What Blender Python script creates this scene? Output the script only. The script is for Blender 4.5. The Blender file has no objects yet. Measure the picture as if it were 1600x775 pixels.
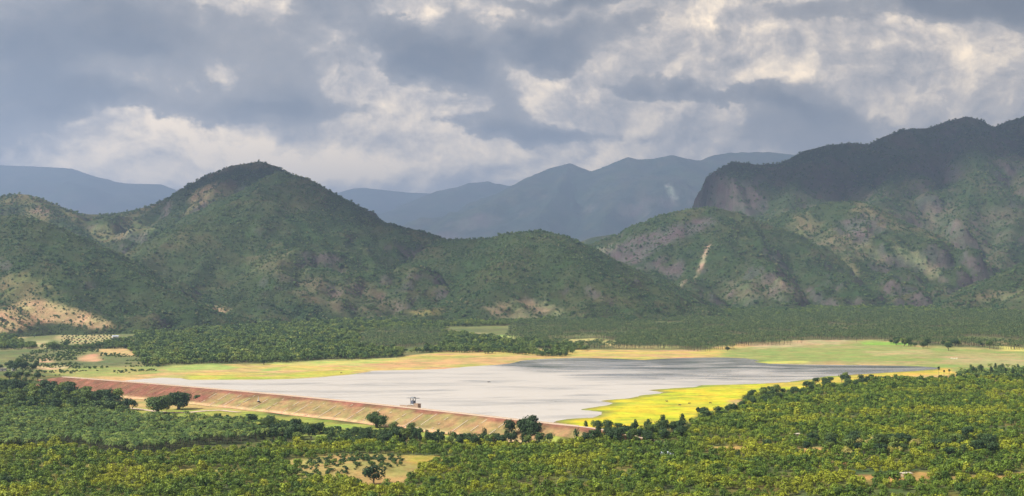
import bpy, math, random
import numpy as np
R = math.radians
rng = np.random.default_rng(7)
random.seed(7)
scene = bpy.context.scene
COL = scene.collection

# ------------------------------------------------------------------ camera
CAMZ, F, HY = 160.0, 2200.0, 430.0          # height over the plain, focal length and horizon row in 1600 px units
cam = bpy.data.cameras.new('camera'); camo = bpy.data.objects.new('camera', cam); COL.objects.link(camo)
cam.sensor_width = 36.0; cam.lens = 36.0 * F / 1600.0
cam.shift_y = (HY - 387.5) / 1600.0
cam.clip_start = 1.0; cam.clip_end = 90000.0
camo.location = (0, 0, CAMZ); camo.rotation_euler = (R(90), 0, 0)
scene.camera = camo

# ------------------------------------------------------------------ sun, sky, exposure
SUN_AZ, SUN_EL = R(-112), R(46)             # azimuth from +Y towards +X
sun = bpy.data.lights.new('sun', 'SUN'); suno = bpy.data.objects.new('sun', sun); COL.objects.link(suno)
sun.energy = 5.0; sun.angle = R(7.0); sun.color = (1.0, 0.94, 0.84)
suno.rotation_euler = (R(90) - SUN_EL, 0, math.pi - SUN_AZ)
suno.location = (0, 0, 5000)
scene.view_settings.view_transform = 'Standard'; scene.view_settings.look = 'None'
scene.view_settings.exposure = 1.14; scene.view_settings.gamma = 1.0
scene.view_settings.use_curve_mapping = False

class NT:
    """small helper around a node tree"""
    def __init__(s, nt): s.nt = nt; s.N = nt.nodes; s.L = nt.links
    def node(s, t, **kw):
        n = s.N.new(t)
        for k, v in kw.items(): setattr(n, k, v)
        return n
    def put(s, sock, v):
        if isinstance(v, bpy.types.NodeSocket): s.L.new(v, sock)
        else: sock.default_value = v
    def m(s, op, a, b=0.0, c=None, clamp=False):
        n = s.node('ShaderNodeMath', operation=op); n.use_clamp = clamp
        s.put(n.inputs[0], a); s.put(n.inputs[1], b)
        if c is not None: s.put(n.inputs[2], c)
        return n.outputs[0]
    def vm(s, op, a, b):
        n = s.node('ShaderNodeVectorMath', operation=op); s.put(n.inputs[0], a); s.put(n.inputs[1], b); return n.outputs[0]
    def noise(s, vec, scale, detail=4, rough=.5, dist=0.0, out=0):
        n = s.node('ShaderNodeTexNoise'); s.put(n.inputs['Vector'], vec)
        n.inputs['Scale'].default_value = scale; n.inputs['Detail'].default_value = detail
        n.inputs['Roughness'].default_value = rough; n.inputs['Distortion'].default_value = dist
        return n.outputs[out]
    def mix(s, f, a, b, bt='MIX'):
        n = s.node('ShaderNodeMix', data_type='RGBA', blend_type=bt)
        s.put(n.inputs[0], f); s.put(n.inputs[6], a); s.put(n.inputs[7], b); return n.outputs[2]
    def ramp(s, f, stops):
        n = s.node('ShaderNodeValToRGB'); e = n.color_ramp.elements
        while len(e) < len(stops): e.new(0.5)
        for i, (p, c) in enumerate(stops): e[i].position = p; e[i].color = (*c, 1)
        s.put(n.inputs[0], f); return n.outputs[0]
    def rng(s, v, a, b, c=0.0, d=1.0):
        n = s.node('ShaderNodeMapRange'); s.put(n.inputs[0], v)
        for i, x in enumerate((a, b, c, d)): n.inputs[i + 1].default_value = x
        return n.outputs[0]

world = bpy.data.worlds.new('World'); scene.world = world; world.use_nodes = True
def build_world():
    t = NT(world.node_tree); t.N.clear()
    out = t.node('ShaderNodeOutputWorld'); bg = t.node('ShaderNodeBackground'); t.L.new(bg.outputs[0], out.inputs[0])
    sky = t.node('ShaderNodeTexSky', sky_type='NISHITA'); sky.sun_disc = False
    sky.sun_elevation = SUN_EL; sky.sun_rotation = SUN_AZ; sky.altitude = 400; sky.dust_density = 2.0
    tc = t.node('ShaderNodeTexCoord').outputs['Generated']
    sp = t.node('ShaderNodeSeparateXYZ'); t.L.new(tc, sp.inputs[0])
    x, y, z = sp.outputs
    z = t.m('ABSOLUTE', z)
    cb = t.node('ShaderNodeCombineXYZ'); t.put(cb.inputs[0], x); t.put(cb.inputs[1], y); t.put(cb.inputs[2], t.m('MULTIPLY', z, 1.35))
    p = cb.outputs[0]
    # warped position in the sky: azimuth a, height e
    w1 = t.noise(p, 10.0, 7, .56, out=1)
    s1 = t.node('ShaderNodeSeparateXYZ'); t.L.new(w1, s1.inputs[0])
    a = t.m('ADD', t.m('ARCTAN2', x, y), t.m('MULTIPLY', t.m('SUBTRACT', s1.outputs[0], .5), .17))
    e = t.m('ADD', z, t.m('MULTIPLY', t.m('SUBTRACT', s1.outputs[1], .5), .085))
    # cloud masses of this afternoon: column, row, half width, half height, tilt, brightness
    masses = [(30,105,170,75,0,-.30),(150,35,280,42,0,-.16),(640,62,165,33,27,-.38),(885,58,115,30,0,-.34),(960,-2,150,12,0,-.26),(1585,28,95,27,0,-.34),(1440,12,100,20,0,-.14),
        (1028,120,38,18,0,-.24),(860,206,130,17,8,-.26),(775,188,45,30,0,-.14),(1160,150,120,13,9,-.22),(165,148,50,23,0,-.20),(400,158,130,15,0,-.16),(20,200,110,30,0,-.08),(200,255,300,40,0,.16),(480,255,160,36,0,.12),
        (1240,205,120,34,0,-.12),(1285,14,70,20,0,-.12),(262,165,60,50,10,.30),(200,94,34,16,0,.16),(700,182,115,36,0,.17),(560,166,66,30,0,.12),(370,216,200,34,14,.20),(738,98,45,42,0,.13),
        (898,120,78,22,20,.22),(830,160,55,40,0,.14),(850,246,120,18,0,.22),(1230,118,46,18,0,.18),(1478,98,24,62,-18,.20),(1502,140,28,30,0,.14),(600,272,300,26,0,.16),(330,262,220,22,0,.10),(1120,60,100,40,0,.06)]
    B = {True: None, False: None}
    for (px, py, sx, sy, rot, amp) in masses:
        a0 = math.atan((px - 800) / F); e0 = (HY - py) / F * math.cos(a0)
        da = t.m('SUBTRACT', a, a0); de = t.m('SUBTRACT', e0, e)          # de grows downwards like rows
        c, s_ = math.cos(R(rot)), math.sin(R(rot))
        uu = t.m('ADD', t.m('MULTIPLY', da, c * F / sx), t.m('MULTIPLY', de, s_ * F / sx)) if rot else t.m('MULTIPLY', da, F / sx)
        vv = t.m('SUBTRACT', t.m('MULTIPLY', de, c * F / sy), t.m('MULTIPLY', da, s_ * F / sy)) if rot else t.m('MULTIPLY', de, F / sy)
        q = t.m('MULTIPLY_ADD', uu, uu, t.m('MULTIPLY', vv, vv))
        g = t.m('DIVIDE', abs(amp), t.m('MULTIPLY_ADD', q, t.m('MULTIPLY', q, .8), 1.0)); k = amp > 0
        B[k] = g if B[k] is None else t.m('ADD', B[k], g)
    # billows, lit from the upper left, on every part of the sky
    wv = t.node('ShaderNodeVectorMath', operation='SCALE'); t.put(wv.inputs[0], t.vm('SUBTRACT', w1, (.5, .5, .5))); wv.inputs['Scale'].default_value = .05
    pw = t.vm('ADD', p, wv.outputs[0])
    na = t.noise(pw, 8.0, 9, .66); nb = t.noise(t.vm('ADD', pw, (-0.007, 0, .011)), 8.0, 9, .66)
    emb = t.m('MULTIPLY', t.m('SUBTRACT', na, nb), 2.2); dn = t.m('SUBTRACT', na, .5)
    v = t.m('ADD', t.m('ADD', .555, B[True]), t.m('MULTIPLY_ADD', dn, .45, emb))
    back = t.ramp(v, [(0.0, (.10, .108, .12)), (.25, (.22, .222, .23)), (.45, (.40, .385, .37)), (.60, (.56, .52, .47)), (.78, (.92, .82, .66)), (1.0, (1.4, 1.2, .88))])
    D = t.m('ADD', t.m('MULTIPLY', B[False], 2.0), t.m('MULTIPLY_ADD', dn, 2.0, t.m('MULTIPLY', emb, -.45)))
    alpha = t.rng(D, .15, .31); n_ = alpha.node; n_.interpolation_type = 'SMOOTHSTEP'
    front = t.ramp(D, [(.10, (.42, .40, .375)), (.34, (.25, .25, .255)), (.62, (.12, .13, .148)), (1.0, (.05, .06, .078))])
    cloud = t.mix(t.m('MULTIPLY', alpha, .92), back, front)
    gain = t.node('ShaderNodeVectorMath', operation='SCALE'); t.put(gain.inputs[0], t.vm('MULTIPLY', cloud, (1.10, 1.0, .88))); gain.inputs['Scale'].default_value = .64
    nk = t.node('ShaderNodeVectorMath', operation='SCALE'); t.put(nk.inputs[0], sky.outputs[0]); nk.inputs['Scale'].default_value = .08
    t.put(bg.inputs[0], t.mix(.93, nk.outputs[0], gain.outputs[0])); bg.inputs[1].default_value = 1.0
build_world()
world.cycles.sampling_method = 'MANUAL'; world.cycles.sample_map_resolution = 256
cy = scene.cycles
cy.max_bounces = 5; cy.diffuse_bounces = 2; cy.glossy_bounces = 2; cy.transmission_bounces = 2; cy.volume_bounces = 0
cy.transparent_max_bounces = 4; cy.caustics_reflective = False; cy.caustics_refractive = False
cy.use_denoising = True; cy.sample_clamp_indirect = 3.0
try: cy.denoiser = 'OPENIMAGEDENOISE'
except Exception: pass

# ------------------------------------------------------------------ numeric helpers
def unp(px, py, z=0.0):
    Y = F * (CAMZ - z) / (py - HY); return ((px - 800) / F * Y, Y)
def proj(x, y, z):
    y = np.maximum(y, 1.0); return 800 + F * x / y, HY - F * (z - CAMZ) / y
def _h(ix, iy, seed):
    n = (ix.astype(np.int64) * 374761393 + iy.astype(np.int64) * 668265263 + seed * 1274126177) & 0x7fffffff
    n = ((n ^ (n >> 13)) * 1274126177) & 0x7fffffff
    n = ((n ^ (n >> 16)) * 60493) & 0x7fffffff
    return (n & 0xffff) / 65535.0
def vnoise(x, y, seed=0):
    x = np.asarray(x, float); y = np.asarray(y, float)
    ix = np.floor(x); iy = np.floor(y); fx = x - ix; fy = y - iy
    fx = fx * fx * fx * (fx * (fx * 6 - 15) + 10); fy = fy * fy * fy * (fy * (fy * 6 - 15) + 10)
    a = _h(ix, iy, seed); b = _h(ix + 1, iy, seed); c = _h(ix, iy + 1, seed); d = _h(ix + 1, iy + 1, seed)
    return (a * (1 - fx) + b * fx) * (1 - fy) + (c * (1 - fx) + d * fx) * fy
def fbm(x, y, seed=0, oct=5, gain=.5):
    s = 0; a = 1; t = 0
    for i in range(oct):
        s = s + a * vnoise(x * 2 ** i + 17.3 * i, y * 2 ** i - 9.1 * i, seed + i); t += a; a *= gain
    return s / t
def ridged(x, y, seed=0, oct=4):
    s = 0; a = 1; t = 0
    for i in range(oct):
        s = s + a * (1 - np.abs(2 * vnoise(x * 2 ** i + 5.7 * i, y * 2 ** i + 3.3 * i, seed + i) - 1)); t += a; a *= .5
    return s / t
def sst(a, b, x):
    t = np.clip((x - a) / (b - a), 0, 1); return t * t * (3 - 2 * t)
def inside(poly, x, y):
    r = np.zeros(np.shape(x), bool); n = len(poly)
    for i in range(n):
        x1, y1 = poly[i]; x2, y2 = poly[(i + 1) % n]
        if y1 == y2: continue
        r ^= ((y1 > y) != (y2 > y)) & (x < (x2 - x1) * (y - y1) / (y2 - y1) + x1)
    return r
def edge_dist(poly, x, y, closed=True):
    d = np.full(np.shape(x), 1e18); n = len(poly)
    for i in range(n if closed else n - 1):
        x1, y1 = poly[i]; x2, y2 = poly[(i + 1) % n]
        dx, dy = x2 - x1, y2 - y1
        t = np.clip(((x - x1) * dx + (y - y1) * dy) / (dx * dx + dy * dy + 1e-9), 0, 1)
        d = np.minimum(d, (x - x1 - t * dx) ** 2 + (y - y1 - t * dy) ** 2)
    return np.sqrt(d)
def sdist(poly, x, y):
    d = edge_dist(poly, x, y); return np.where(inside(poly, x, y), -d, d)

# ------------------------------------------------------------------ plan of the place (metres), read off the photograph
WATER = 8.0
DAM_A = np.array([-652.0, 2005.0]); DAM_B = np.array([43.0, 1360.0])
DAM_L = float(np.linalg.norm(DAM_B - DAM_A)); DD = (DAM_B - DAM_A) / DAM_L; DN = np.array([-DD[1], DD[0]])
def dam_pt(t, s=0.0):
    bow = 26 * math.sin(math.pi * min(max(t / DAM_L, 0), 1))
    p = DAM_A + DD * t + DN * (s + bow); return float(p[0]), float(p[1])
def dam_ts(x, y):
    t = (x - DAM_A[0]) * DD[0] + (y - DAM_A[1]) * DD[1]; s = (x - DAM_A[0]) * DN[0] + (y - DAM_A[1]) * DN[1]
    return t, s - 26 * np.sin(np.pi * np.clip(t / DAM_L, 0, 1))
shore_px = [(202,594),(225,592),(255,590),(286,591),(292,593.4),(340,593.4),(400,593.4),(450,592.4),(487,590.6),(520,587.5),(552,585),(566,582.5),(584,580),(566,579.6),(600,578.6),
    (640,578.2),(690,576.6),(720,574),(750,571.5),(780,570),(800,567.5),(815,563.5),(850,560.5),(903,559.3),(955,560.2),(1006,562.6),(1032,561),(1058,559.6),(1100,558.6),
    (1135,558.6),(1165,560),(1185,563),(1178,566),(1200,568.2),(1250,569.5),(1300,570),(1350,570.6),(1400,571.4),(1440,572.6),(1468,574.6),(1462,577),(1430,579.6),(1386,582),(1330,585.6),
    (1290,588),(1272,592),(1230,597),(1200,598.6),(1150,600.6),(1095,602),(1086,604.6),(1050,606.6),(1012,609.6),(1038,613),(1030,615),(1000,618),(985,622),(960,624),(936,626.4),
    (958,630),(946,633.4),(930,636),(903,640.2),(940,643.6),(938,648),(930,652.6),(900,653.4),(872,656.4),(866,660)]
LAKE = [unp(a, b, WATER) for a, b in shore_px]
LAKE += [dam_pt(DAM_L - 10, 8), dam_pt(DAM_L * .75, 8), dam_pt(DAM_L * .5, 8), dam_pt(DAM_L * .25, 8), dam_pt(70, 8)]
MOUND = unp(585, 728, 3)
def ground_z(x, y, sd=None):
    x = np.asarray(x, float); y = np.asarray(y, float)
    t, s = dam_ts(x, y)
    w = 20 + 2.0 * np.maximum(0, np.maximum(t - DAM_L, -t))
    base = 8.6 * sst(-1, 0, s / w)
    rise = np.where(y > 2900, .0125 * (np.minimum(y, 9000) - 2900) - 8 * (1 - np.exp(-np.maximum(y - 2900, 0) / 500.)) * .5, 0)
    z = base + np.maximum(rise, 0) + (fbm(x / 90, y / 90, 3, 3) - .5) * .8 * sst(0, 1, base / 8.6) 
    z = z + 7.0 * np.exp(-(((x - MOUND[0]) / 46) ** 2 + ((y - MOUND[1]) / 40) ** 2)) * (.75 + .5 * fbm(x / 18, y / 18, 5, 3))
    z = z + (fbm(x / 60, y / 60, 8, 3) - .5) * 1.6 * (1 - sst(0, 1, base / 8.6))
    if sd is None:
        near = (np.abs(x) < 1400) & (y > 1300) & (y < 3000)
        sd = np.full(np.shape(x), 1e4)
        if near.any(): sd[near] = sdist(LAKE, x[near], y[near])
    sd = sd + (fbm(x / 22, y / 14, 21, 3) - .5) * 9
    up = (s > 3) | (t > DAM_L + 5)
    shore = WATER + np.clip(sd * .012, -2.5, .5)
    k = np.where(up, 1 - sst(25, 90, sd), 0)
    return z * (1 - k) + shore * k

def mesh_obj(name, verts, faces, mats=(), parent=None, smooth=False, col=None):
    me = bpy.data.meshes.new(name); me.from_pydata(verts, [], faces); me.update()
    for m_ in mats: me.materials.append(m_)
    if smooth: me.polygons.foreach_set('use_smooth', [True] * len(me.polygons))
    o = bpy.data.objects.new(name, me); (col or COL).objects.link(o); o.parent = parent
    return o
def np_mesh(name, co, quads, mats=(), smooth=True, attrs=()):
    me = bpy.data.meshes.new(name); nv, nq = len(co), len(quads); k = quads.shape[1]
    me.vertices.add(nv); me.vertices.foreach_set('co', np.ascontiguousarray(co, np.float32).ravel())
    me.loops.add(nq * k); me.loops.foreach_set('vertex_index', np.ascontiguousarray(quads, np.int32).ravel())
    me.polygons.add(nq); me.polygons.foreach_set('loop_start', np.arange(0, nq * k, k, dtype=np.int32))
    me.update(calc_edges=True); me.validate()
    if smooth: me.polygons.foreach_set('use_smooth', np.ones(len(me.polygons), bool))
    for an, arr in attrs:
        if arr.ndim == 2:
            at = me.attributes.new(an, 'FLOAT_COLOR', 'POINT'); at.data.foreach_set('color', np.c_[arr, np.ones(len(arr))].astype(np.float32).ravel())
        else:
            at = me.attributes.new(an, 'FLOAT', 'POINT'); at.data.foreach_set('value', arr.astype(np.float32))
    for m_ in mats: me.materials.append(m_)
    o = bpy.data.objects.new(name, me); COL.objects.link(o); return o
def tag(o, label, cat=None, group=None, kind=None):
    o['label'] = label
    if cat: o['category'] = cat
    if group: o['group'] = group
    if kind: o['kind'] = kind
    return o
def empty(name, loc, rz=0.0, sc=1.0):
    o = bpy.data.objects.new(name, None); COL.objects.link(o); o.location = loc; o.rotation_euler = (0, 0, rz)
    o.scale = sc if hasattr(sc, '__len__') else (sc, sc, sc); o.empty_display_size = .5; return o

# ------------------------------------------------------------------ materials
def new_mat(name):
    m_ = bpy.data.materials.new(name); m_.use_nodes = True; t = NT(m_.node_tree)
    b = t.N['Principled BSDF']; b.inputs['Specular IOR Level'].default_value = .25; b.inputs['Roughness'].default_value = .85
    return m_, t, b
def plain(name, c, rough=.8, var=.25, scale=2.0, metal=0.0):
    m_, t, b = new_mat(name)
    co = t.node('ShaderNodeTexCoord').outputs['Object']
    n = t.noise(co, scale, 5, .6)
    b.inputs['Roughness'].default_value = rough; b.inputs['Metallic'].default_value = metal
    t.put(b.inputs['Base Color'], t.mix(n, (*[v * (1 - var) for v in c], 1), (*[min(1, v * (1 + var)) for v in c], 1)))
    return m_
def leaf_mat(name, stops, patch=0.0, patch_col=(.2, .22, .02), patch_scale=.012, trans=.25):
    """leaf colour from the tree's own random value, the patch of orchard it stands in and each leaf's own shade of green"""
    m_, t, b = new_mat(name)
    oi = t.node('ShaderNodeObjectInfo')
    c = t.ramp(oi.outputs['Random'], stops)
    if patch > 0:
        n = t.noise(oi.outputs['Location'], patch_scale, 3, .6)
        c = t.mix(t.m('MULTIPLY', t.rng(n, .50, .62), patch), c, (*patch_col, 1))
    at = t.node('ShaderNodeAttribute', attribute_name='leafv')
    n2 = t.node('ShaderNodeVectorMath', operation='SCALE'); t.put(n2.inputs[0], c); t.put(n2.inputs['Scale'], t.rng(at.outputs['Fac'], 0, 1, .62, 1.45))
    c = n2.outputs[0]
    t.put(b.inputs['Base Color'], c); b.inputs['Roughness'].default_value = .6
    tr = t.node('ShaderNodeBsdfTranslucent'); t.put(tr.inputs[0], c)
    mx = t.node('ShaderNodeMixShader'); mx.inputs[0].default_value = trans
    t.L.new(b.outputs[0], mx.inputs[1]); t.L.new(tr.outputs[0], mx.inputs[2])
    t.L.new(mx.outputs[0], t.N['Material Output'].inputs[0]); return m_
def ground_mat(name, fine=.05, amp=.5, bump=1.0):
    m_, t, b = new_mat(name)
    at = t.node('ShaderNodeAttribute', attribute_name='soil'); geo = t.node('ShaderNodeNewGeometry').outputs['Position']
    a = t.noise(geo, fine, 6, .65); c = t.noise(geo, fine * 5, 5, .65)
    f = t.m('ADD', t.m('MULTIPLY', t.rng(a, .3, .7), .6), t.m('MULTIPLY', t.rng(c, .3, .7), .4))
    s = t.node('ShaderNodeVectorMath', operation='SCALE'); t.put(s.inputs[0], at.outputs['Color']); t.put(s.inputs['Scale'], t.rng(f, 0, 1, 1 - amp, 1 + amp))
    hue = t.mix(t.rng(t.noise(geo, fine * .45, 5, .62), .38, .62), (.80, 1.0, .82, 1), (1.14, .98, 1.04, 1))
    sc_ = t.vm('MULTIPLY', s.outputs[0], hue)
    t.put(b.inputs['Base Color'], sc_); b.inputs['Roughness'].default_value = .95; b.inputs['Specular IOR Level'].default_value = .1
    bp = t.node('ShaderNodeBump'); bp.inputs['Strength'].default_value = .6; bp.inputs['Distance'].default_value = bump
    t.put(bp.inputs['Height'], f); t.L.new(bp.outputs[0], b.inputs['Normal']); return m_
M = {}
M['ground'] = ground_mat('ground_soil', .05, .5, .6)
M['hill'] = ground_mat('hill_scrub_soil', .03, .45, 6.0)
M['far'] = ground_mat('far_mountain_slopes', .006, .35, 30.0)
M['bark'] = plain('bark', (.11, .085, .06), .9, .35, 1.5)
M['orchard'] = leaf_mat('orchard_leaves', [(0, (.045, .088, .010)), (.45, (.085, .138, .012)), (.82, (.12, .178, .014)), (.95, (.17, .22, .016)), (1, (.27, .285, .02))], .68, (.275, .285, .012), .012)
M['dark'] = leaf_mat('dark_broad_leaves', [(0, (.020, .046, .014)), (.6, (.036, .070, .017)), (1, (.060, .10, .022))])
M['broad'] = leaf_mat('broad_leaves', [(0, (.028, .060, .018)), (.5, (.048, .088, .022)), (.85, (.085, .13, .025)), (1, (.15, .20, .03))])
M['farpalm'] = leaf_mat('distant_palm_fronds', [(0, (.030, .060, .018)), (.6, (.055, .090, .024)), (1, (.11, .14, .04))])
M['palm'] = leaf_mat('palm_fronds', [(0, (.034, .070, .014)), (.6, (.075, .125, .02)), (1, (.15, .19, .035))])
M['scrub'] = leaf_mat('hillside_scrub', [(0, (.034, .080, .028)), (.5, (.062, .120, .038)), (.85, (.105, .158, .048)), (1, (.18, .18, .075))], .4, (.13, .168, .05), .0045)
M['wood'] = leaf_mat('plain_woodland', [(0, (.035, .075, .020)), (.5, (.075, .125, .026)), (.85, (.12, .17, .03)), (1, (.20, .23, .05))], .5, (.14, .19, .035), .008)
M['blossom'] = leaf_mat('pale_yellow_leaves', [(0, (.28, .28, .04)), (1, (.36, .32, .10))])
M['dry'] = leaf_mat('dry_brush', [(0, (.16, .10, .06)), (1, (.22, .13, .07))])

# ------------------------------------------------------------------ ground
def paint(colr, x, y, px, py, poly, c, feather=6.0, amt=1.0, nz=0.0, seed=1):
    """blend soil colour c into the region whose outline is poly (in photograph rows and columns), uneven edge"""
    xs = [p[0] for p in poly]; ys = [p[1] for p in poly]
    sel = (px > min(xs) - 4 * feather - 40) & (px < max(xs) + 4 * feather + 40) & (py > min(ys) - 3 * feather - 10) & (py < max(ys) + 3 * feather + 10)
    if not sel.any(): return
    sx, sy = px[sel], py[sel] * 3.0
    d = sdist([(a, b * 3.0) for a, b in poly], sx, sy) + (fbm(x[sel] / 25, y[sel] / 25, seed, 4) - .5) * 2 * feather * (1 + nz)
    k = (1 - sst(-feather, feather, d)) * amt
    if nz > 0: k = k * sst(.35, .62, fbm(x[sel] / 38, y[sel] / 38, seed + 50, 4) + .12)
    colr[sel] = colr[sel] * (1 - k[:, None]) + np.array(c) * k[:, None]

def grid_axis(core0, core1, step, lo, hi, g=1.16):
    a = list(np.arange(core0, core1 + .1, step)); d = step; v = core1
    while v < hi: d *= g; v = min(v + d, hi); a.append(v)
    d = step; v = core0; pre = []
    while v > lo: d *= g; v = max(v - d, lo); pre.append(v)
    return np.array(pre[::-1] + a)
CLEAR = [  # sunny clearings between the orchard trees: outline, soil
    ([(455,742),(500,712),(560,708),(640,711),(700,713),(722,716),(690,720),(655,730),(650,742),(632,757),(595,765),(560,764),(550,752),(500,748)], (.40, .30, .11)),
    ([(630,712),(690,712),(725,716),(690,720),(652,727),(640,722)], (.46, .36, .07)),
    ([(1092,699),(1130,697),(1168,699),(1165,706),(1135,710),(1110,707)], (.50, .36, .11)),
    ([(1245,703),(1270,699),(1296,701),(1296,708),(1262,712),(1244,710)], (.52, .36, .12)),
    ([(1330,745),(1350,741),(1382,744),(1410,746),(1436,742),(1440,750),(1418,755),(1380,752),(1345,751)], (.50, .29, .10)),
    ([(1425,738),(1450,736),(1460,746),(1440,752)], (.50, .29, .10)),
    ([(1550,746),(1585,738),(1650,731),(1650,742),(1590,747),(1565,752)], (.52, .33, .12)),
    ([(270,735),(300,731),(312,736),(290,740)], (.5, .42, .10)),
    ([(335,733),(352,732),(356,738),(340,740)], (.46, .42, .10)),
    ([(800,718),(818,717),(815,724),(798,724)], (.5, .36, .12)),
    ([(1140,626),(1155,624),(1163,629),(1152,636),(1138,633)], (.55, .40, .18)),
    ([(1080,712),(1110,710),(1112,715),(1085,716)], (.46, .36, .1)), ([(960,735),(985,733),(985,737),(962,738)], (.46, .33, .1)),
    ([(640,690),(655,689),(655,695),(642,695)], (.5, .45, .1)), ([(1300,722),(1330,721),(1332,725),(1302,726)], (.46, .30, .1)),
    ([(1480,744),(1530,742),(1532,748),(1485,750)], (.48, .33, .11)), ([(440,722),(470,716),(490,720),(462,730)], (.45, .37, .12)),
]
def build_ground():
    xs = grid_axis(-1250, 1250, 8.5, -31000, 31000); ys = grid_axis(900, 3700, 8.5, -3500, 39500, 1.14)
    X, Y = np.meshgrid(xs, ys); x = X.ravel(); y = Y.ravel()
    sd = np.full(x.shape, 1e4); near = (np.abs(x) < 1400) & (y > 1250) & (y < 3000)
    sd[near] = sdist(LAKE, x[near], y[near])
    z = ground_z(x, y, sd); px, py = proj(x, y, z); px = np.where(y < 300, -1e5, px)
    n1 = fbm(x / 120, y / 120, 31, 5); n2 = fbm(x / 30, y / 30, 32, 4); n3 = fbm(x / 300, y / 90, 33, 4)
    c = np.empty((len(x), 3)); c[:] = (.105, .115, .045)
    c = c + (n1[:, None] - .5) * np.array([.09, .06, .02])
    t, s = dam_ts(x, y)
    fg = (y < 2300) & ((s < 0) | (sd < 1e3))
    k = sst(2250, 2050, y)[:, None]; c = c * (1 - k) + (np.array([.075, .08, .022]) + (n2[:, None] - .5) * np.array([.12, .06, .0])) * k  # foreground soil darkened so gaps between the orchard crowns read as shadow
    # drawn-down shore: sand, dry grass, green flush near the water
    sandy = [(120,584),(200,578),(300,571),(420,569),(620,559),(690,549),(860,546),(1000,547),(1100,547),(1150,537),(1250,533),(1345,532),(1450,541),(1600,546),(1900,548),(1900,600),(1380,592),(1230,602),(1200,560),(1000,575),(700,590),(560,592),(230,600),(100,592)]
    paint(c, x, y, px, py, sandy, (.33, .23, .10), 5, 1, 0, 2)
    for k_, (cc, th, sx_, sy_, sdn, lim) in enumerate([((.34, .205, .115), .53, 170, 60, 41, 1150), ((.22, .23, .055), .52, 140, 45, 42, 1150), ((.36, .285, .075), .55, 110, 40, 43, 1150)]):
        m_ = sst(th, th + .07, fbm(x / sx_, y / sy_, sdn, 4)) * (py > 530) * (py < 600) * (px < lim) * inside(sandy, px, py)
        c = c * (1 - .8 * m_[:, None]) + np.array(cc) * .8 * m_[:, None]
    for poly, cc, ft, am in [([(255,572),(330,568),(372,574),(360,578),(260,580)], (.20,.27,.07), 5, .8), ([(160,581),(245,575),(250,582),(165,586)], (.18,.26,.06), 5, .8),
            ([(410,576),(438,575),(440,579),(412,580)], (.18,.26,.06), 4, .9), ([(420,566),(560,562),(640,560),(560,571),(430,570)], (.30,.33,.09), 8, .6),
            ([(290,586),(420,588),(480,580),(560,578),(548,585),(480,590),(400,593),(300,593)], (.28,.28,.04), 5, .8),
            ([(560,571),(690,561),(800,556),(860,556),(780,566),(690,573),(600,577)], (.36,.22,.11), 6, .7),
            ([(1190,541),(1350,533),(1420,541),(1600,548),(1900,550),(1900,580),(1480,582),(1400,571),(1190,566),(1120,556),(1140,545)], (.165,.20,.06), 10, .92),
            ([(1230,533),(1330,531),(1310,538),(1240,538)], (.36,.28,.18), 6, .8), ([(1170,538),(1250,535),(1260,541),(1180,544)], (.34,.26,.16), 6, .8),
            ([(1340,533),(1360,531),(1420,536),(1425,540),(1350,538)], (.15,.27,.04), 3, 1),
            ([(1480,556),(1590,560),(1700,560),(1700,572),(1560,572),(1470,566)], (.28,.23,.12), 10, .7), ([(1350,549),(1450,546),(1460,553),(1370,556)], (.30,.24,.12), 7, .7),
            ([(1190,566),(1265,563),(1262,568),(1200,569)], (.42,.44,.07), 4, .9), ([(1560,541),(1650,543),(1650,549),(1570,548)], (.40,.38,.10), 5, .8),
            ([(720,523),(810,524),(800,529),(730,527)], (.24,.30,.09), 4, .9), ([(690,519),(760,521),(760,523),(700,522)], (.45,.33,.2), 4, .7), ([(860,532),(930,528),(960,534),(900,540)], (.38,.32,.13), 5, .8),
            ([(940,534),(962,532),(964,540),(945,541)], (.45,.36,.15), 4, .8), ([(960,539),(1060,540),(1060,544),(960,544)], (.40,.33,.14), 4, .7)]:
        paint(c, x, y, px, py, poly, cc, ft, am, 0, 3)
    m_ = sst(.5, .6, n3) * sst(1150, 1250, px) * (py > 530) * (py < 585) * (y > 1900); c = c * (1 - .55 * m_[:, None]) + np.array([.26, .205, .10]) * .55 * m_[:, None]
    # yellow flowering marsh
    marsh = [(862,662),(900,651),(945,642),(900,639),(950,630),(930,626),(990,619),(1030,612),(1000,609),(1090,601),(1200,597),(1290,587),(1400,579),(1470,576),(1480,583),(1380,588),(1270,605),(1160,617),(1155,632),(1095,646),(1070,662),(940,668),(890,667)]
    paint(c, x, y, px, py, marsh, (.37, .325, .018), 4, 1, 0, 5)
    paint(c, x, y, px, py, [(1200,596),(1300,585),(1480,575),(1500,585),(1380,589),(1270,603),(1200,606)], (.36, .26, .05), 6, .9, 0, 6)
    m_ = (1 - sst(5, 24, np.abs(sd + 2) + (n2 - .5) * 22)) * inside(marsh, px, py - 0); c = c * (1 - .8 * m_[:, None]) + np.array([.12, .14, .035]) * .8 * m_[:, None]
    m_ = sst(.52, .62, fbm(x / 70, y / 22, 45, 5)) * inside(marsh, px, py); c = c * (1 - .5 * m_[:, None]) + np.array([.17, .21, .03]) * .5 * m_[:, None]
    # below the dam: rough grass, pale track
    paint(c, x, y, px, py, [(180,636),(250,622),(330,632),(430,650),(560,664),(760,676),(875,672),(880,690),(700,692),(560,690),(420,672),(330,660),(200,648)], (.19, .20, .04), 8, 1, 0, 7)
    paint(c, x, y, px, py, [(150,622),(215,612),(330,625),(440,645),(330,640),(190,636)], (.32, .23, .10), 6, .8, 0, 9)
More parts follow.
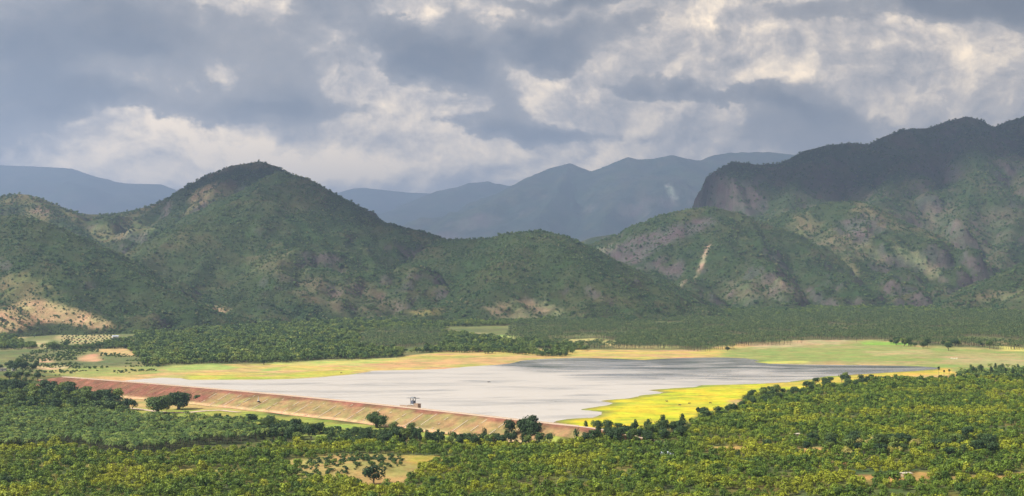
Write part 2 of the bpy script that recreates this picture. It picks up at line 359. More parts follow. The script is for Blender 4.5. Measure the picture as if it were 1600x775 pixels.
    m_ = sst(.5, .6, n2) * (py > 640) * (py < 692) * (px > 330) * (px < 880); c = c * (1 - .5 * m_[:, None]) + np.array([.20, .26, .05]) * .5 * m_[:, None]
    # left plain: bare fields
    for poly, cc in [([(150,546),(190,543),(222,553),(205,556),(160,553)], (.50,.34,.16)), ([(122,558),(150,553),(160,562),(150,566),(124,564)], (.52,.30,.18)), ([(58,560),(80,558),(82,566),(60,566)], (.5,.33,.2)),
            ([(60,572),(110,572),(110,578),(60,578)], (.48,.36,.2)), ([(88,519),(170,515),(178,528),(160,536),(100,538),(86,530)], (.36,.31,.15)), ([(15,535),(75,531),(80,544),(20,546)], (.36,.32,.16)),
            ([(230,535),(265,532),(262,540),(235,541)], (.38,.36,.13)), ([(60,580),(130,574),(240,572),(250,584),(120,590)], (.28,.28,.09)), ([(-200,520),(40,518),(40,530),(-200,535)], (.30,.27,.12))]:
        paint(c, x, y, px, py, poly, tuple(v * .72 for v in cc), 5, .95, 0, 11)
    paint(c, x, y, px, py, [(-230,648),(60,647),(220,655),(400,672),(420,690),(212,716),(-230,710)], (.045, .055, .018), 6, 1, 0, 12)  # soil under the palm grove painted dark for shade between the palms
    for poly, cc in CLEAR: paint(c, x, y, px, py, poly, tuple(v * .55 for v in cc), 7, 1, 0, 13)
    # wet mud under water
    m_ = sst(2, -3, sd); c = c * (1 - m_[:, None]) + np.array([.16, .13, .09]) * m_[:, None]
    ny, nx = X.shape; i = np.arange((ny - 1) * (nx - 1)); r = i // (nx - 1); q = i % (nx - 1); a = r * nx + q
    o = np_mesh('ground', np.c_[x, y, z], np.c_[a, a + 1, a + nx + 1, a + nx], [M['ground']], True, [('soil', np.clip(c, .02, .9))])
    tag(o, 'wide valley floor of soil, dry grass and meadow around the reservoir', kind='structure'); return o
build_ground()

def build_water():
    xs = np.arange(-700, 900, 14.); ys = np.arange(1330, 2680, 14.); X, Y = np.meshgrid(xs, ys)
    sd = sdist(LAKE, X.ravel(), Y.ravel()); t, s = dam_ts(X.ravel(), Y.ravel())
    ok = ((sd < 45) & ((s > 4) | (t > DAM_L + 60))).reshape(X.shape)
    nx = X.shape[1]; fa = []
    for r in range(X.shape[0] - 1):
        for q in range(nx - 1):
            if ok[r:r + 2, q:q + 2].all(): fa.append((r * nx + q, r * nx + q + 1, (r + 1) * nx + q + 1, (r + 1) * nx + q))
    px, py = proj(X.ravel(), Y.ravel(), WATER)
    wx, wy = X.ravel(), Y.ravel()
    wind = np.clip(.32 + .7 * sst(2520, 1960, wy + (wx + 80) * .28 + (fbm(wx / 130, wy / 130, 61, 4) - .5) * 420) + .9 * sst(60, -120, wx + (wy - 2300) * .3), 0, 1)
    m_, tt, b = new_mat('reservoir_water')
    geo = tt.node('ShaderNodeNewGeometry').outputs['Position']
    at = tt.node('ShaderNodeAttribute', attribute_name='wind').outputs['Fac']
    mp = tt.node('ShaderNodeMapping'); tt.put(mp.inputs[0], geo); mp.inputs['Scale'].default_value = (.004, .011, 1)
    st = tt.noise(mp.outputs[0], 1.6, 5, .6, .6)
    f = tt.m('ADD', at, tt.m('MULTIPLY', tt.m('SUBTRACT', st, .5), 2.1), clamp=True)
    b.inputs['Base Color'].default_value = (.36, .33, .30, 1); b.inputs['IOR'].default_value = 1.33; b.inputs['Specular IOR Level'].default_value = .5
    tt.put(b.inputs['Base Color'], tt.mix(f, (.08, .09, .10, 1), (.37, .345, .315, 1)))   # silty water, with bright sky and dark hill reflections painted into the colour
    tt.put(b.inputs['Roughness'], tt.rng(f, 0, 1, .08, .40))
    bp = tt.node('ShaderNodeBump'); bp.inputs['Strength'].default_value = .12; bp.inputs['Distance'].default_value = .15
    tt.put(bp.inputs['Height'], tt.noise(geo, .35, 3, .6)); tt.L.new(bp.outputs[0], b.inputs['Normal'])
    o = np_mesh('water', np.c_[X.ravel(), Y.ravel(), np.full(X.size, WATER)], np.array(fa), [m_], True, [('wind', wind)])
    tag(o, 'pale grey reservoir water behind the long red dam', kind='structure')
build_water()

# ------------------------------------------------------------------ hills
HILLS = []
def hill(name, label, ridges, box, res, base=8.0, slope=.42, p=1.35, spur=.35, wl=320., rough=10., rnd=22., seed=1, green=(.028, .042, .015), rock=(.060, .057, .049), bare=(.068, .064, .030),
         bare_amt=.35, rock_lo=.95, paints=(), mat='hill', cliff=None):
    xs = np.arange(box[0], box[1] + 1, res); ys = np.arange(box[2], box[3] + 1, res); X, Y = np.meshgrid(xs, ys); x = X.ravel(); y = Y.ravel()
    n = ridged(x / wl, y / wl, seed, 4); n = (n - .62) * 2.2
    h = np.full(x.shape, -1e3); dmin = np.full(x.shape, 1e9)
    for rg in ridges:
        kw = rg[0] if isinstance(rg[0], dict) else {}; pts = rg[1:] if kw else rg
        sl = kw.get('slope', slope); pp = kw.get('p', p)
        P = [((a - 800) / F * c, c, CAMZ + (HY - b) / F * c) for a, b, c in pts]
        for i in range(max(1, len(P) - 1)):
            x1, y1, z1 = P[i]; x2, y2, z2 = P[min(i + 1, len(P) - 1)]; dx, dy = x2 - x1, y2 - y1
            t = np.clip(((x - x1) * dx + (y - y1) * dy) / (dx * dx + dy * dy + 1e-9), 0, 1)
            d = np.hypot(x - x1 - t * dx, y - y1 - t * dy); zc = z1 + t * (z2 - z1)
            dmin = np.minimum(dmin, d)
            de = np.sqrt(d * d + rnd * rnd) - rnd; de = de * (1 + spur * np.clip(n, -1, 1))
            H = np.maximum(zc - base, 1); W = H / sl
            h = np.maximum(h, base + H * np.clip(1 - de / W, 0, 1) ** pp - np.clip(de - W, 0, None) * .08)
    if cliff:                                   # sheer end of a mountain: ground falls away across a jagged line
        cx, cy0, cdrop, cw, ck = cliff
        edge = cx + (fbm(x / 160, y / 160, seed + 5, 4) - .5) * 150 + (y - cy0) * ck
        h = h - sst(edge + cw, edge - cw, x) * cdrop * np.clip((h - 150) / 400, 0, 1)
    h = h + (ridged(x / (wl * .38) + .8 * vnoise(x / 90, y / 90, seed + 2), y / (wl * .38), seed + 4, 3) - .62) * wl * .10 * np.clip(dmin / (wl * .35), 0, 1) * np.clip((h - base) / 60, 0, 1)
    h = h + (fbm(x / 70, y / 70, seed + 9, 5) - .5) * 2 * rough * np.clip(dmin / 80, .12, 1)
    H2 = h.reshape(X.shape); gy, gx = np.gradient(H2, res); st = np.hypot(gx, gy).ravel()
    px, py = proj(x, y, h)
    c = np.empty((len(x), 3)); c[:] = green
    m_ = sst(.5, .68, fbm(x / 150, y / 150, seed + 20, 5) + .10 * (n < -.2)) * bare_amt; c = c * (1 - m_[:, None]) + np.array(bare) * m_[:, None]
    m_ = sst(rock_lo, rock_lo + .3, st + (fbm(x / 60, y / 60, seed + 30, 4) - .5) * .35); c = c * (1 - m_[:, None]) + np.array(rock) * m_[:, None]
    veg = (1 - .3 * m_) * (.72 + .5 * sst(.35, -.35, n))
    for poly, cc, ft, am, nz in paints:
        cc = tuple(v * k_ for v, k_ in zip(cc, (.44, .50, .40))) if max(cc) < .4 else tuple(v * .62 for v in cc)
        b4 = c.copy(); paint(c, x, y, px, py, poly, cc, ft, am * (.6 if nz > .7 else 1), nz, seed + 3)
        veg = veg * (1 - (.85 if max(cc) > .3 else .4) * np.clip(np.abs(c - b4).sum(1) / (np.abs(np.array(cc) - b4).sum(1) + .02), 0, 1))
    ny, nx = X.shape; i = np.arange((ny - 1) * (nx - 1)); r = i // (nx - 1); q = i % (nx - 1); a = r * nx + q
    quads = np.c_[a, a + 1, a + nx + 1, a + nx]
    g = ground_z(x, y); keep = (h > g - 6)[quads].any(1); quads = quads[keep]
    used = np.unique(quads); remap = np.zeros(len(x), np.int64); remap[used] = np.arange(len(used))
    co = np.c_[x, y, h][used]
    o = np_mesh(name, co, remap[quads], [M[mat]], True, [('soil', np.clip(c[used], .015, .8))])
    tag(o, label, kind='structure')
    nz_ = np.c_[-gx.ravel(), -gy.ravel(), np.ones(len(x))]; nz_ /= np.linalg.norm(nz_, axis=1)[:, None]
    HILLS.append(dict(o=o, X=xs, Y=ys, H=H2, veg=veg.reshape(X.shape), nrm=nz_.reshape(*X.shape, 3), res=res)); return o

TAN = (.44, .31, .17)
hill('hill', 'green scrub hill at the left with a bare sandy foot',
    [[(-420,330,4300),(-200,330,4250),(-60,338,4200),(0,337,4150),(30,337,4130),(60,345,4100),(100,363,4060),(140,385,4010),(180,408,3960),(220,432,3900),(262,456,3840),(300,474,3790)],
     [(20,337,4130),(60,400,3900),(90,440,3750),(120,470,3640)], [(-100,338,4200),(-60,420,3800),(-30,460,3650),(10,482,3500)]],
    (-2600,-700,3250,5200), 12, slope=.46, p=1.2, seed=11, bare_amt=.3,
    paints=[([(-200,490),(0,485),(30,470),(60,468),(100,477),(150,492),(190,514),(140,512),(90,503),(50,505),(30,517),(0,522),(-200,530)], TAN, 8, 1, 0), ([(0,440),(40,425),(80,440),(90,470),(40,470),(0,480)], (.24,.19,.11), 14, .8, .6)])
hill('hill', 'long wooded ridge with a rounded summit behind the tall central hill',
    [[(-400,300,5600),(-150,312,5600),(0,308,5550),(30,303,5550),(60,310,5600),(78,323,5650),(100,330,5700),(140,335,5750),(170,335,5800),(200,330,5850),(240,320,5900),(270,308,5900),(300,295,5950),(320,283,5950),(345,268,6000),(370,258,6000),(405,252,6000),(425,258,6000),(440,268,6000),(470,290,6050),(520,330,6100)],
     [(40,304,5550),(100,350,5250),(150,385,5000)], [(330,278,5950),(280,330,5600),(230,370,5300)], [(250,318,5900),(215,345,5600)]],
    (-3600,-500,4300,7200), 14, slope=.45, seed=23, bare_amt=.6, bare=(.12, .10, .05),
    paints=[([(300,300),(335,282),(342,300),(310,320),(300,318)], (.36,.26,.18), 6, 1, .4), ([(60,322),(90,330),(70,340),(40,330)], (.26,.17,.15), 6, .8, 0), ([(140,355),(210,345),(240,355),(180,375),(140,372)], (.30,.26,.15), 10, .9, .8)])
hill('hill', 'tall conical green hill standing in the middle left',
    [[(436,268,5300),(455,272,5280),(475,277,5250),(495,289,5230),(515,301,5220),(540,321,5200),(565,338,5190),(590,352,5180),(615,363,5170),(650,372,5160),(680,375,5150)],
     [(475,277,5250),(440,285,5150),(400,297,5020),(350,322,4880),(300,350,4750),(250,385,4600),(215,410,4450)],
     [(480,280,5240),(470,330,4950),(440,390,4650),(400,440,4400),(340,470,4250),(290,490,4120)], [(515,301,5220),(560,370,4900),(590,420,4650),(590,460,4450),(580,490,4250)], [(350,322,4880),(330,390,4600),(290,440,4350)]],
    (-1900,300,3700,6300), 12, slope=.47, p=1.2, spur=.24, rnd=9., rough=8., seed=37, bare_amt=.42,
    paints=[([(255,510),(270,498),(300,488),(330,478),(355,480),(345,492),(310,497),(285,512)], (.44,.35,.2), 8, 1, .5), ([(440,445),(520,425),(600,440),(640,480),(560,500),(470,470)], (.25,.185,.145), 16, .75, .9),
            ([(570,500),(600,494),(640,498),(620,508),(580,508)], (.32,.19,.15), 6, .9, .5), ([(380,400),(460,395),(470,440),(400,430)], (.22,.18,.12), 16, .7, .9)])
hill('hill', 'low rounded green hill between the tall hill and the rocky foothills',
    [[(640,378,5150),(680,374,5100),(720,374,5050),(760,373,5000),(790,366,4950),(840,360,4900),(870,366,4880),(900,380,4860),(930,398,4850),(960,418,4840),(1000,440,4820),(1030,460,4800),(1060,479,4790),(1085,488,4780)],
     [(850,362,4890),(870,390,4650),(910,420,4500),(950,447,4420),(990,470,4350),(1030,492,4280)], [(840,360,4900),(790,410,4550),(770,450,4350),(750,485,4200)], [(700,374,5080),(690,430,4700),(660,480,4400)]],
    (-500,900,3800,5900), 12, slope=.42, seed=43, bare_amt=.35, rnd=40,
    paints=[([(760,480),(800,468),(850,470),(880,490),(860,502),(790,500)], (.34,.26,.19), 10, .95, .6), ([(640,486),(690,482),(690,492),(650,494)], (.34,.27,.13), 5, .9, 0)])
hill('hill', 'rocky foothill with a dark cliff band and a pale landslide scar',
    [[(918,405,6300),(940,388,6250),(960,375,6200),(1000,350,6150),(1040,335,6100),(1080,326,6050),(1110,323,6050),(1150,332,6050),(1190,348,6050),(1215,365,6000),(1240,390,5900),(1270,420,5800),(1300,445,5700),(1345,470,5600)],
     [(1110,323,6050),(1130,380,5700),(1150,420,5500),(1180,450,5300),(1200,475,5150)], [(1000,350,6150),(1010,410,5750),(1040,450,5450),(1080,475,5250)]],
    (150,1700,4800,7200), 13, slope=.46, seed=57, bare_amt=.45, rnd=35,
    paints=[([(935,395),(990,372),(1050,352),(1110,338),(1125,346),(1080,366),(1030,388),(1000,412),(960,412)], (.135,.105,.125), 9, 1, 0), ([(925,392),(960,378),(970,386),(935,400)], (.28,.25,.22), 5, .8, .4),
            ([(1102,386),(1108,384),(1101,410),(1090,430),(1083,444),(1082,442),(1092,418)], (.42,.31,.22), 2, .9, 0), ([(1060,446),(1072,435),(1074,436),(1062,448)], (.40,.31,.22), 2, .9, 0),
            ([(1205,430),(1225,440),(1260,465),(1245,468),(1215,450)], (.36,.28,.2), 7, .9, .4), ([(1130,440),(1200,430),(1260,455),(1230,475),(1150,470)], (.26,.21,.17), 14, .7, .8)])
hill('hill', 'sunlit dome-shaped foothill with rock slabs below the big mountain',
    [[(1180,368,6450),(1205,347,6500),(1240,330,6550),(1290,318,6550),(1340,315,6500),(1368,328,6450),(1390,350,6400),(1420,375,6350),(1460,402,6250),(1500,430,6150),(1540,455,6000)],
     [(1310,317,6520),(1300,370,6150),(1330,410,5900),(1360,440,5700),(1390,465,5500)], [(1380,340,6420),(1420,400,6100),(1440,440,5850)]],
    (900,2500,5100,7500), 14, slope=.47, seed=61, bare_amt=.55, rnd=40, bare=(.13, .112, .06),
    paints=[([(1310,345),(1370,335),(1390,360),(1360,372),(1310,368)], (.16,.125,.145), 10, .9, .3), ([(1260,370),(1330,378),(1400,400),(1370,412),(1290,400)], (.30,.24,.19), 14, .8, .8), ([(1440,415),(1480,430),(1490,440),(1450,436)], (.30,.25,.18), 7, .7, .6),
            ([(1400,380),(1430,395),(1470,420),(1440,425),(1400,400)], (.36,.30,.22), 10, .8, .6)])
hill('mountain', 'high forested mountain with a sheer cliff at its left end',
    [[(1101,330,7700),(1103,308,7700),(1108,288,7720),(1116,274,7750),(1132,261,7800),(1150,253,7800),(1180,257,7850),(1220,256,7900),(1240,247,7950),(1262,234,8000),(1290,227,8000),(1330,224,8050),(1362,226,8100),(1385,212,8150),(1410,203,8200),(1450,200,8250),(1480,190,8300),(1510,182,8300),(1530,187,8300),(1552,199,8350),(1580,188,8400),(1600,184,8400),(1680,168,8400),(1800,182,8400),(1950,220,8400),(2100,260,8400)],
     [(1450,200,8250),(1400,270,7700),(1370,310,7200)], [(1510,182,8300),(1530,270,7500),(1500,340,7000),(1480,400,6600)], [(1620,184,8400),(1600,300,7400),(1570,380,6700),(1560,430,6300)], [(1262,234,8000),(1240,290,7500),(1225,330,7100)], [(1750,176,8400),(1720,330,7300)]],
    (100,5600,5700,10000), 22, slope=.55, p=1.25, seed=71, spur=.45, wl=520., rough=24., cliff=(1075, 7700, 330, 38, -.25), bare_amt=.45, bare=(.085, .07, .048), rock_lo=.9,
    paints=[([(1095,330),(1106,275),(1130,270),(1160,285),(1190,300),(1200,330),(1160,340)], (.15,.115,.13), 8, 1, 0), ([(1230,300),(1330,290),(1400,300),(1350,330),(1250,335)], (.19,.15,.14), 18, .7, .6), ([(1446,318),(1458,322),(1462,348),(1457,346)], (.34,.27,.23), 3, .6, .5),
            ([(1400,330),(1560,330),(1600,380),(1500,400),(1420,370)], (.22,.18,.16), 20, .7, .8)])
hill('hill', 'low spur entering at the right edge above the palm groves',
    [[(1900,330,5600),(1750,360,5500),(1680,385,5450),(1600,412,5400),(1575,424,5350),(1550,440,5300),(1520,456,5200),(1495,470,5100)], [(1680,385,5450),(1640,430,5150),(1600,462,4950)]],
    (1300,3200,4500,6500), 14, slope=.42, seed=83, bare_amt=.45,
    paints=[([(1515,470),(1545,455),(1600,450),(1600,465),(1550,475)], (.32,.25,.18), 8, .7, .8)])
hill('hill', 'small grey hump in the gap between the foothills',
    [[(890,395,8200),(910,380,8200),(930,370,8200),(960,366,8250),(1000,372,8300),(1040,385,8300)]], (200,1300,7400,9200), 22, slope=.4, seed=91, bare_amt=.5, mat='far', rock_lo=.4)
hill('mountain', 'blue hazy range with two small pointed summits',
    [[(600,410,21080),(660,372,21235),(700,350,21390),(740,325,21545),(780,305,21700),(810,290,21700),(835,275,21700),(860,262,21700),(878,258,21700),(891,254.5,21700),(905,263,21700),(922,268,21700),(950,259,21700),(972,252,21700),(982,245,21700),(996,249,21700),(1020,248,21700),(1050,242,21700),(1075,248,21855),(1095,251,22010),(1112,243,22165),(1140,238,22320),(1200,237,22475),(1250,243,22475),(1400,260,22475)],
     [(891,255,21700),(870,300,20460),(840,340,19375)], [(982,245,21700),(960,310,20150),(940,350,18910)], [(1050,242,21700),(1040,300,20460),(1010,360,18600)], [(780,305,21700),(760,345,20150)]],
    (-2790,6510,14725,24025), 55, slope=.42, p=1.15, seed=101, spur=.35, wl=1705., rough=20., rnd=8, bare_amt=.25, green=(.020,.030,.022), mat='far', rock_lo=.9,
    paints=[([(1040,290),(1046,286),(1060,312),(1056,320),(1046,308)], (.40,.39,.37), 3, .8, .3)])
hill('mountain', 'faint blue mountain beyond the saddle, half lost in haze',
    [[(560,360,26250),(620,330,26250),(665,305,26250),(690,296,26250),(712,291,26250),(735,285,26250),(760,283,26250),(790,289,26250),(830,291,26250),(900,300,26250)]], (-5250,2250,21750,30000), 120, slope=.35, p=1.15, seed=111, wl=2250., rough=25, green=(.020,.030,.024), bare_amt=.2, mat='far', rock_lo=.9)
hill('mountain', 'palest farthest mountain fading into the cloud above the saddle',
    [[(400,330,31900),(480,315,31900),(520,304,31900),(545,296,31900),(565,293,31900),(600,297,31900),(640,301,31900),(700,303,31900)]], (-7975,725,27550,36250), 145, slope=.35, p=1.1, seed=121, wl=2610., rough=25, green=(.020,.030,.024), bare_amt=.2, mat='far', rock_lo=.9)
hill('mountain', 'broad blue-grey mountain fading into rain cloud at the far left',
    [[(-500,300,26825),(-200,262,26825),(0,258,26825),(50,260,26825),(110,263,26825),(130,270,26825),(150,280,26825),(200,287,26825),(250,288,26825),(275,298,26825),(320,325,26825),(400,370,26825)]], (-18125,-2175,21750,31900), 130, slope=.38, p=1.1, seed=131, wl=2320., rough=30, green=(.020,.030,.024), bare_amt=.2, mat='far', rock_lo=.9)

# ------------------------------------------------------------------ plant shapes
PROTO = bpy.data.collections.new('plant_shapes')          # never linked to the scene: shapes only
class MB:
    def __init__(s): s.v = []; s.f = []; s.mi = []; s.lv = []
    def quad(s, pts, mi=0, lv=.5):
        k = len(s.v); s.v += [tuple(p) for p in pts]; s.f.append(tuple(range(k, k + len(pts)))); s.mi.append(mi); s.lv += [lv] * len(pts)
    def tube(s, pts, rad, n=6, mi=0):
        k = len(s.v); P = [np.array(p, float) for p in pts]
        for i, p in enumerate(P):
            d = P[min(i + 1, len(P) - 1)] - P[max(i - 1, 0)]; d /= np.linalg.norm(d) + 1e-9
            u = np.cross(d, (1, 0, .01)) if abs(d[0]) < .9 else np.cross(d, (0, 1, 0)); u /= np.linalg.norm(u); w = np.cross(d, u)
            for j in range(n):
                a = 2 * math.pi * j / n; s.v.append(tuple(p + rad[i] * (u * math.cos(a) + w * math.sin(a)))); s.lv.append(.5)
        for i in range(len(P) - 1):
            for j in range(n):
                a = k + i * n + j; b = k + i * n + (j + 1) % n; s.f.append((a, b, b + n, a + n)); s.mi.append(mi)
        s.f.append(tuple(k + (len(P) - 1) * n + j for j in range(n))); s.mi.append(mi)
    def box(s, c, h, mi=0, rz=0.0, taper=1.0):
        k = len(s.v); ca, sa = math.cos(rz), math.sin(rz)
        for dz in (-1, 1):
            tp = taper if dz > 0 else 1.0
            for dx, dy in ((-1, -1), (1, -1), (1, 1), (-1, 1)):
                x, y = dx * h[0] * tp, dy * h[1] * tp
                s.v.append((c[0] + x * ca - y * sa, c[1] + x * sa + y * ca, c[2] + dz * h[2])); s.lv.append(.5)
        for f in ((3, 2, 1, 0), (4, 5, 6, 7), (0, 1, 5, 4), (1, 2, 6, 5), (2, 3, 7, 6), (3, 0, 4, 7)): s.f.append(tuple(k + i for i in f)); s.mi.append(mi)
    def mesh(s, name, mats):
        me = bpy.data.meshes.new(name); me.from_pydata(s.v, [], s.f); me.update()
        for m_ in mats: me.materials.append(m_)
        me.polygons.foreach_set('material_index', s.mi)
        at = me.attributes.new('leafv', 'FLOAT', 'POINT'); at.data.foreach_set('value', np.array(s.lv, np.float32)); return me
    def obj(s, name, mats, parent=None): 
        o = bpy.data.objects.new(name, s.mesh(name, mats)); COL.objects.link(o); o.parent = parent; return o
def add_crown(mb, rg, n, rx, rz, zc, leaf, lobes=9, flat=.0, mi=0, lobe_r=(.38, .62), out=.72):
    """leaf clumps spread over a handful of rounded boughs: uneven outline, gaps between the boughs"""
    L = []
    for i in range(lobes):
        a = rg.uniform(0, 2 * math.pi); r = math.sqrt(rg.uniform(0, 1)) * out; h = rg.uniform(-.6, .75) * (1 - .45 * r)
        L.append((rx * r * math.cos(a), rx * r * math.sin(a), zc + rz * h, rg.uniform(*lobe_r), rg.uniform(.25, .75)))
    for i in range(n):
        cx, cy_, cz, lr, lb = L[rg.integers(lobes)]
        d = rg.normal(size=3); d[2] = d[2] * .8 + .35; d /= np.linalg.norm(d)
        rr = rg.uniform(.72, 1.06); q = np.array([cx + d[0] * lr * rx * rr, cy_ + d[1] * lr * rx * rr, cz + d[2] * lr * rz * rr])
        if flat and q[2] < zc - rz * flat: q[2] = zc - rz * flat + rg.uniform(0, .1) * rz
        nn = d + rg.normal(size=3) * .30; nn /= np.linalg.norm(nn)
        u = np.cross(nn, rg.normal(size=3)); u /= np.linalg.norm(u); w = np.cross(nn, u)
        l1 = leaf * rg.uniform(.6, 1.3); l2 = leaf * rg.uniform(.5, 1.0)
        lv = float(np.clip(lb + rg.normal() * .22, 0, 1))
        mb.quad([q - u * l1 * .5, q - w * l2 * .5 + nn * .12 * leaf, q + u * l1 * .5, q + w * l2 * .5 + nn * .12 * leaf], mi, lv)
def add_trunk(mb, rg, h, r, spread, limbs=4, mi=0):
    top = np.array([rg.normal() * .08 * h, rg.normal() * .08 * h, h * .55])
    mb.tube([(0, 0, -.4), tuple(top * .5), tuple(top)], [r * 1.25, r, r * .8], 6, mi)
    for i in range(limbs):
        a = 2 * math.pi * (i + rg.uniform(0, .6)) / limbs; e = np.array([math.cos(a) * spread, math.sin(a) * spread, h * rg.uniform(.85, 1.15)])
        mb.tube([tuple(top * .85), tuple(top * .5 + e * .5 + np.array([0, 0, h * .06])), tuple(e)], [r * .6, r * .4, r * .15], 5, mi)
def add_frond_crown(mb, rg, fronds, length, z, pin, mi=0, top=(0, 0)):
    for k in range(fronds):
        az = 2 * math.pi * k / fronds + rg.uniform(-.2, .2); el = rg.uniform(-.25, 1.15); L = length * rg.uniform(.85, 1.1)
        pts = []; p = np.array([top[0], top[1], z]); e = el
        for i in range(pin + 1):
            pts.append(p.copy()); st = L / pin; p = p + st * np.array([math.cos(az) * math.cos(e), math.sin(az) * math.cos(e), math.sin(e)]); e -= (1.5 + .35 * el) / pin
        lv = float(np.clip(rg.normal(.5, .25), 0, 1)); side = np.array([-math.sin(az), math.cos(az), 0])
        for i in range(pin):
            t = (i + .5) / pin; w = length * .24 * math.sin(math.pi * (.12 + .80 * t)); a_, b_ = pts[i], pts[i + 1]; fwd = (b_ - a_)
            for sgn in (-1, 1):
                tip = a_ * .35 + b_ * .65 + side * sgn * w + fwd * .7 + np.array([0, 0, -w * .55])
                mb.quad([a_, b_, tip], mi, float(np.clip(lv + rg.normal() * .1, 0, 1)))
def add_palm_trunk(mb, rg, h, r, lean, mi=0):
    mb.tube([(0, 0, -.4), (lean[0] * .3, lean[1] * .3, h * .33), (lean[0] * .75, lean[1] * .75, h * .7), (lean[0], lean[1], h)], [r * 1.5, r, r * .85, r * .75], 6, mi)

def shape_pair(kind, i, rg):
    """trunk mesh, crown mesh"""
    a, b = MB(), MB()
    if kind == 'orchard': add_trunk(a, rg, 2.4, .16, 1.2, 4); add_crown(b, rg, 260, 2.9, 2.1, 2.5, .80, 7, .7, 0, (.46, .66), .48); m_ = 'orchard'
    elif kind == 'broad': add_trunk(a, rg, 5.5, .32, 2.6, 5); add_crown(b, rg, 700, 4.6, 4.0, 6.6, 1.05, 13, .75); m_ = 'broad'
    elif kind == 'dark': add_trunk(a, rg, 5.0, .4, 2.4, 5); add_crown(b, rg, 800, 4.6, 3.9, 5.4, 1.05, 14, .95); m_ = 'dark'
    elif kind == 'banyan': add_trunk(a, rg, 7, 1.1, 6.5, 7); add_crown(b, rg, 2600, 9.5, 6.6, 6.8, 1.35, 22, .92, lobe_r=(.3, .48)); m_ = 'dark'
    elif kind == 'casuarina': add_trunk(a, rg, 7.5, .25, 1.0, 4); add_crown(b, rg, 420, 2.3, 5.2, 8.0, .95, 10, .9); m_ = 'dark'
    elif kind == 'yellow': add_trunk(a, rg, 3.5, .22, 1.6, 4); add_crown(b, rg, 420, 3.8, 2.8, 4.2, 1.0, 10, .7); m_ = 'blossom'
    elif kind == 'palm':
        lean = (rg.normal() * .5, rg.normal() * .5); h = rg.uniform(7.5, 9.5); add_palm_trunk(a, rg, h, .17, lean); add_frond_crown(b, rg, 17, 4.6, h, 7, 0, lean); m_ = 'palm'
    elif kind == 'palmyra':
        h = 9.5; add_palm_trunk(a, rg, h, .24, (.2, .1)); m_ = 'dark'
        for k in range(46):
            d = rg.normal(size=3); d[2] = d[2] * .8 + .15; d /= np.linalg.norm(d); c = np.array([.2, .1, h + .3]); u = np.cross(d, (0, 0, 1.0)); u /= np.linalg.norm(u) + 1e-6; w = np.cross(d, u)
            for j in range(5):
                an = (j - 2) * .42; e1 = c + d * .6; tip = c + (d * math.cos(an) + u * math.sin(an)) * 2.3; s_ = u * .34 * math.cos(an) - d * .34 * math.sin(an); mid = (e1 + tip) * .5
                b.quad([e1, mid - s_, tip, mid + s_], 0, float(np.clip(rg.normal(.5, .2), 0, 1)))
    return a.mesh('trunk', [M['bark']]), b.mesh('crown', [M[m_]])
SHAPES = {k: [shape_pair(k, i, np.random.default_rng(100 + i * 7 + len(k))) for i in range(n)] for k, n in dict(orchard=6, broad=5, dark=4, banyan=2, casuarina=3, yellow=2, palm=6, palmyra=2).items()}

def plant(kind, name, x, y, label, cat, group=None, size=1.0, sz=None, i=None, z=None, parts=True, rz=None, crown_mat=None):
    i = random.randrange(len(SHAPES[kind])) if i is None else i
    z = float(ground_z(np.array([x]), np.array([y]))[0]) if z is None else z
    rz = random.uniform(0, 6.28) if rz is None else rz
    e = empty(name, (x, y, z), rz, (size, size, size if sz is None else sz)); tag(e, label, cat, group)
    for nm, me in zip(('trunk', 'crown'), SHAPES[kind][i]):
        c = bpy.data.objects.new(nm, me); COL.objects.link(c); c.parent = e
        if nm == 'crown' and crown_mat: c.material_slots[0].link = 'OBJECT'; c.material_slots[0].material = M[crown_mat]
    return e

# light versions for the masses
def joined(kind, me_pairs, tag_):
    c = bpy.data.collections.new('shapes_' + tag_); PROTO.children.link(c)
    for i, m_ in enumerate(me_pairs):
        o = bpy.data.objects.new('%s_%02d' % (tag_, i), m_); c.objects.link(o)
    return c
def light_shape(kind, rg):
    b = MB()
    if kind == 'orchard': add_trunk(b, rg, 2.4, .16, 1.2, 3, 1); add_crown(b, rg, 170, 2.9, 2.1, 2.5, .95, 7, .7, 0, (.46, .66), .48); mats = ['orchard', 'bark']
    elif kind == 'scrub': add_crown(b, rg, 70, 3.0, 2.2, 1.7, 1.5, 5, .8, 0, (.45, .65), .5); mats = ['scrub']
    elif kind == 'bush': add_crown(b, rg, 110, 1.6, 1.1, .8, .75, 6, .8); mats = ['broad']
    elif kind == 'wood': add_trunk(b, rg, 4.5, .28, 2.0, 3, 1); add_crown(b, rg, 150, 4.2, 3.4, 5.0, 1.7, 8, .8); mats = ['wood', 'bark']
    elif kind == 'palm':
        h = rg.uniform(7.5, 9.5); add_palm_trunk(b, rg, h, .17, (0, 0), 1); add_frond_crown(b, rg, 15, 4.5, h, 6); mats = ['palm', 'bark']
    elif kind == 'farpalm':
        h = rg.uniform(8, 10.5); b.tube([(0, 0, 0), (0, 0, h)], [.25, .18], 4, 1); add_frond_crown(b, rg, 11, 4.4, h, 3); mats = ['farpalm', 'bark']
    return b.mesh('shape_' + kind, [M[m_] for m_ in mats])
LIGHT = {k: joined(k, [light_shape(k, np.random.default_rng(500 + i)) for i in range(6)], k) for k in ('orchard', 'scrub', 'bush', 'wood', 'palm', 'farpalm')}

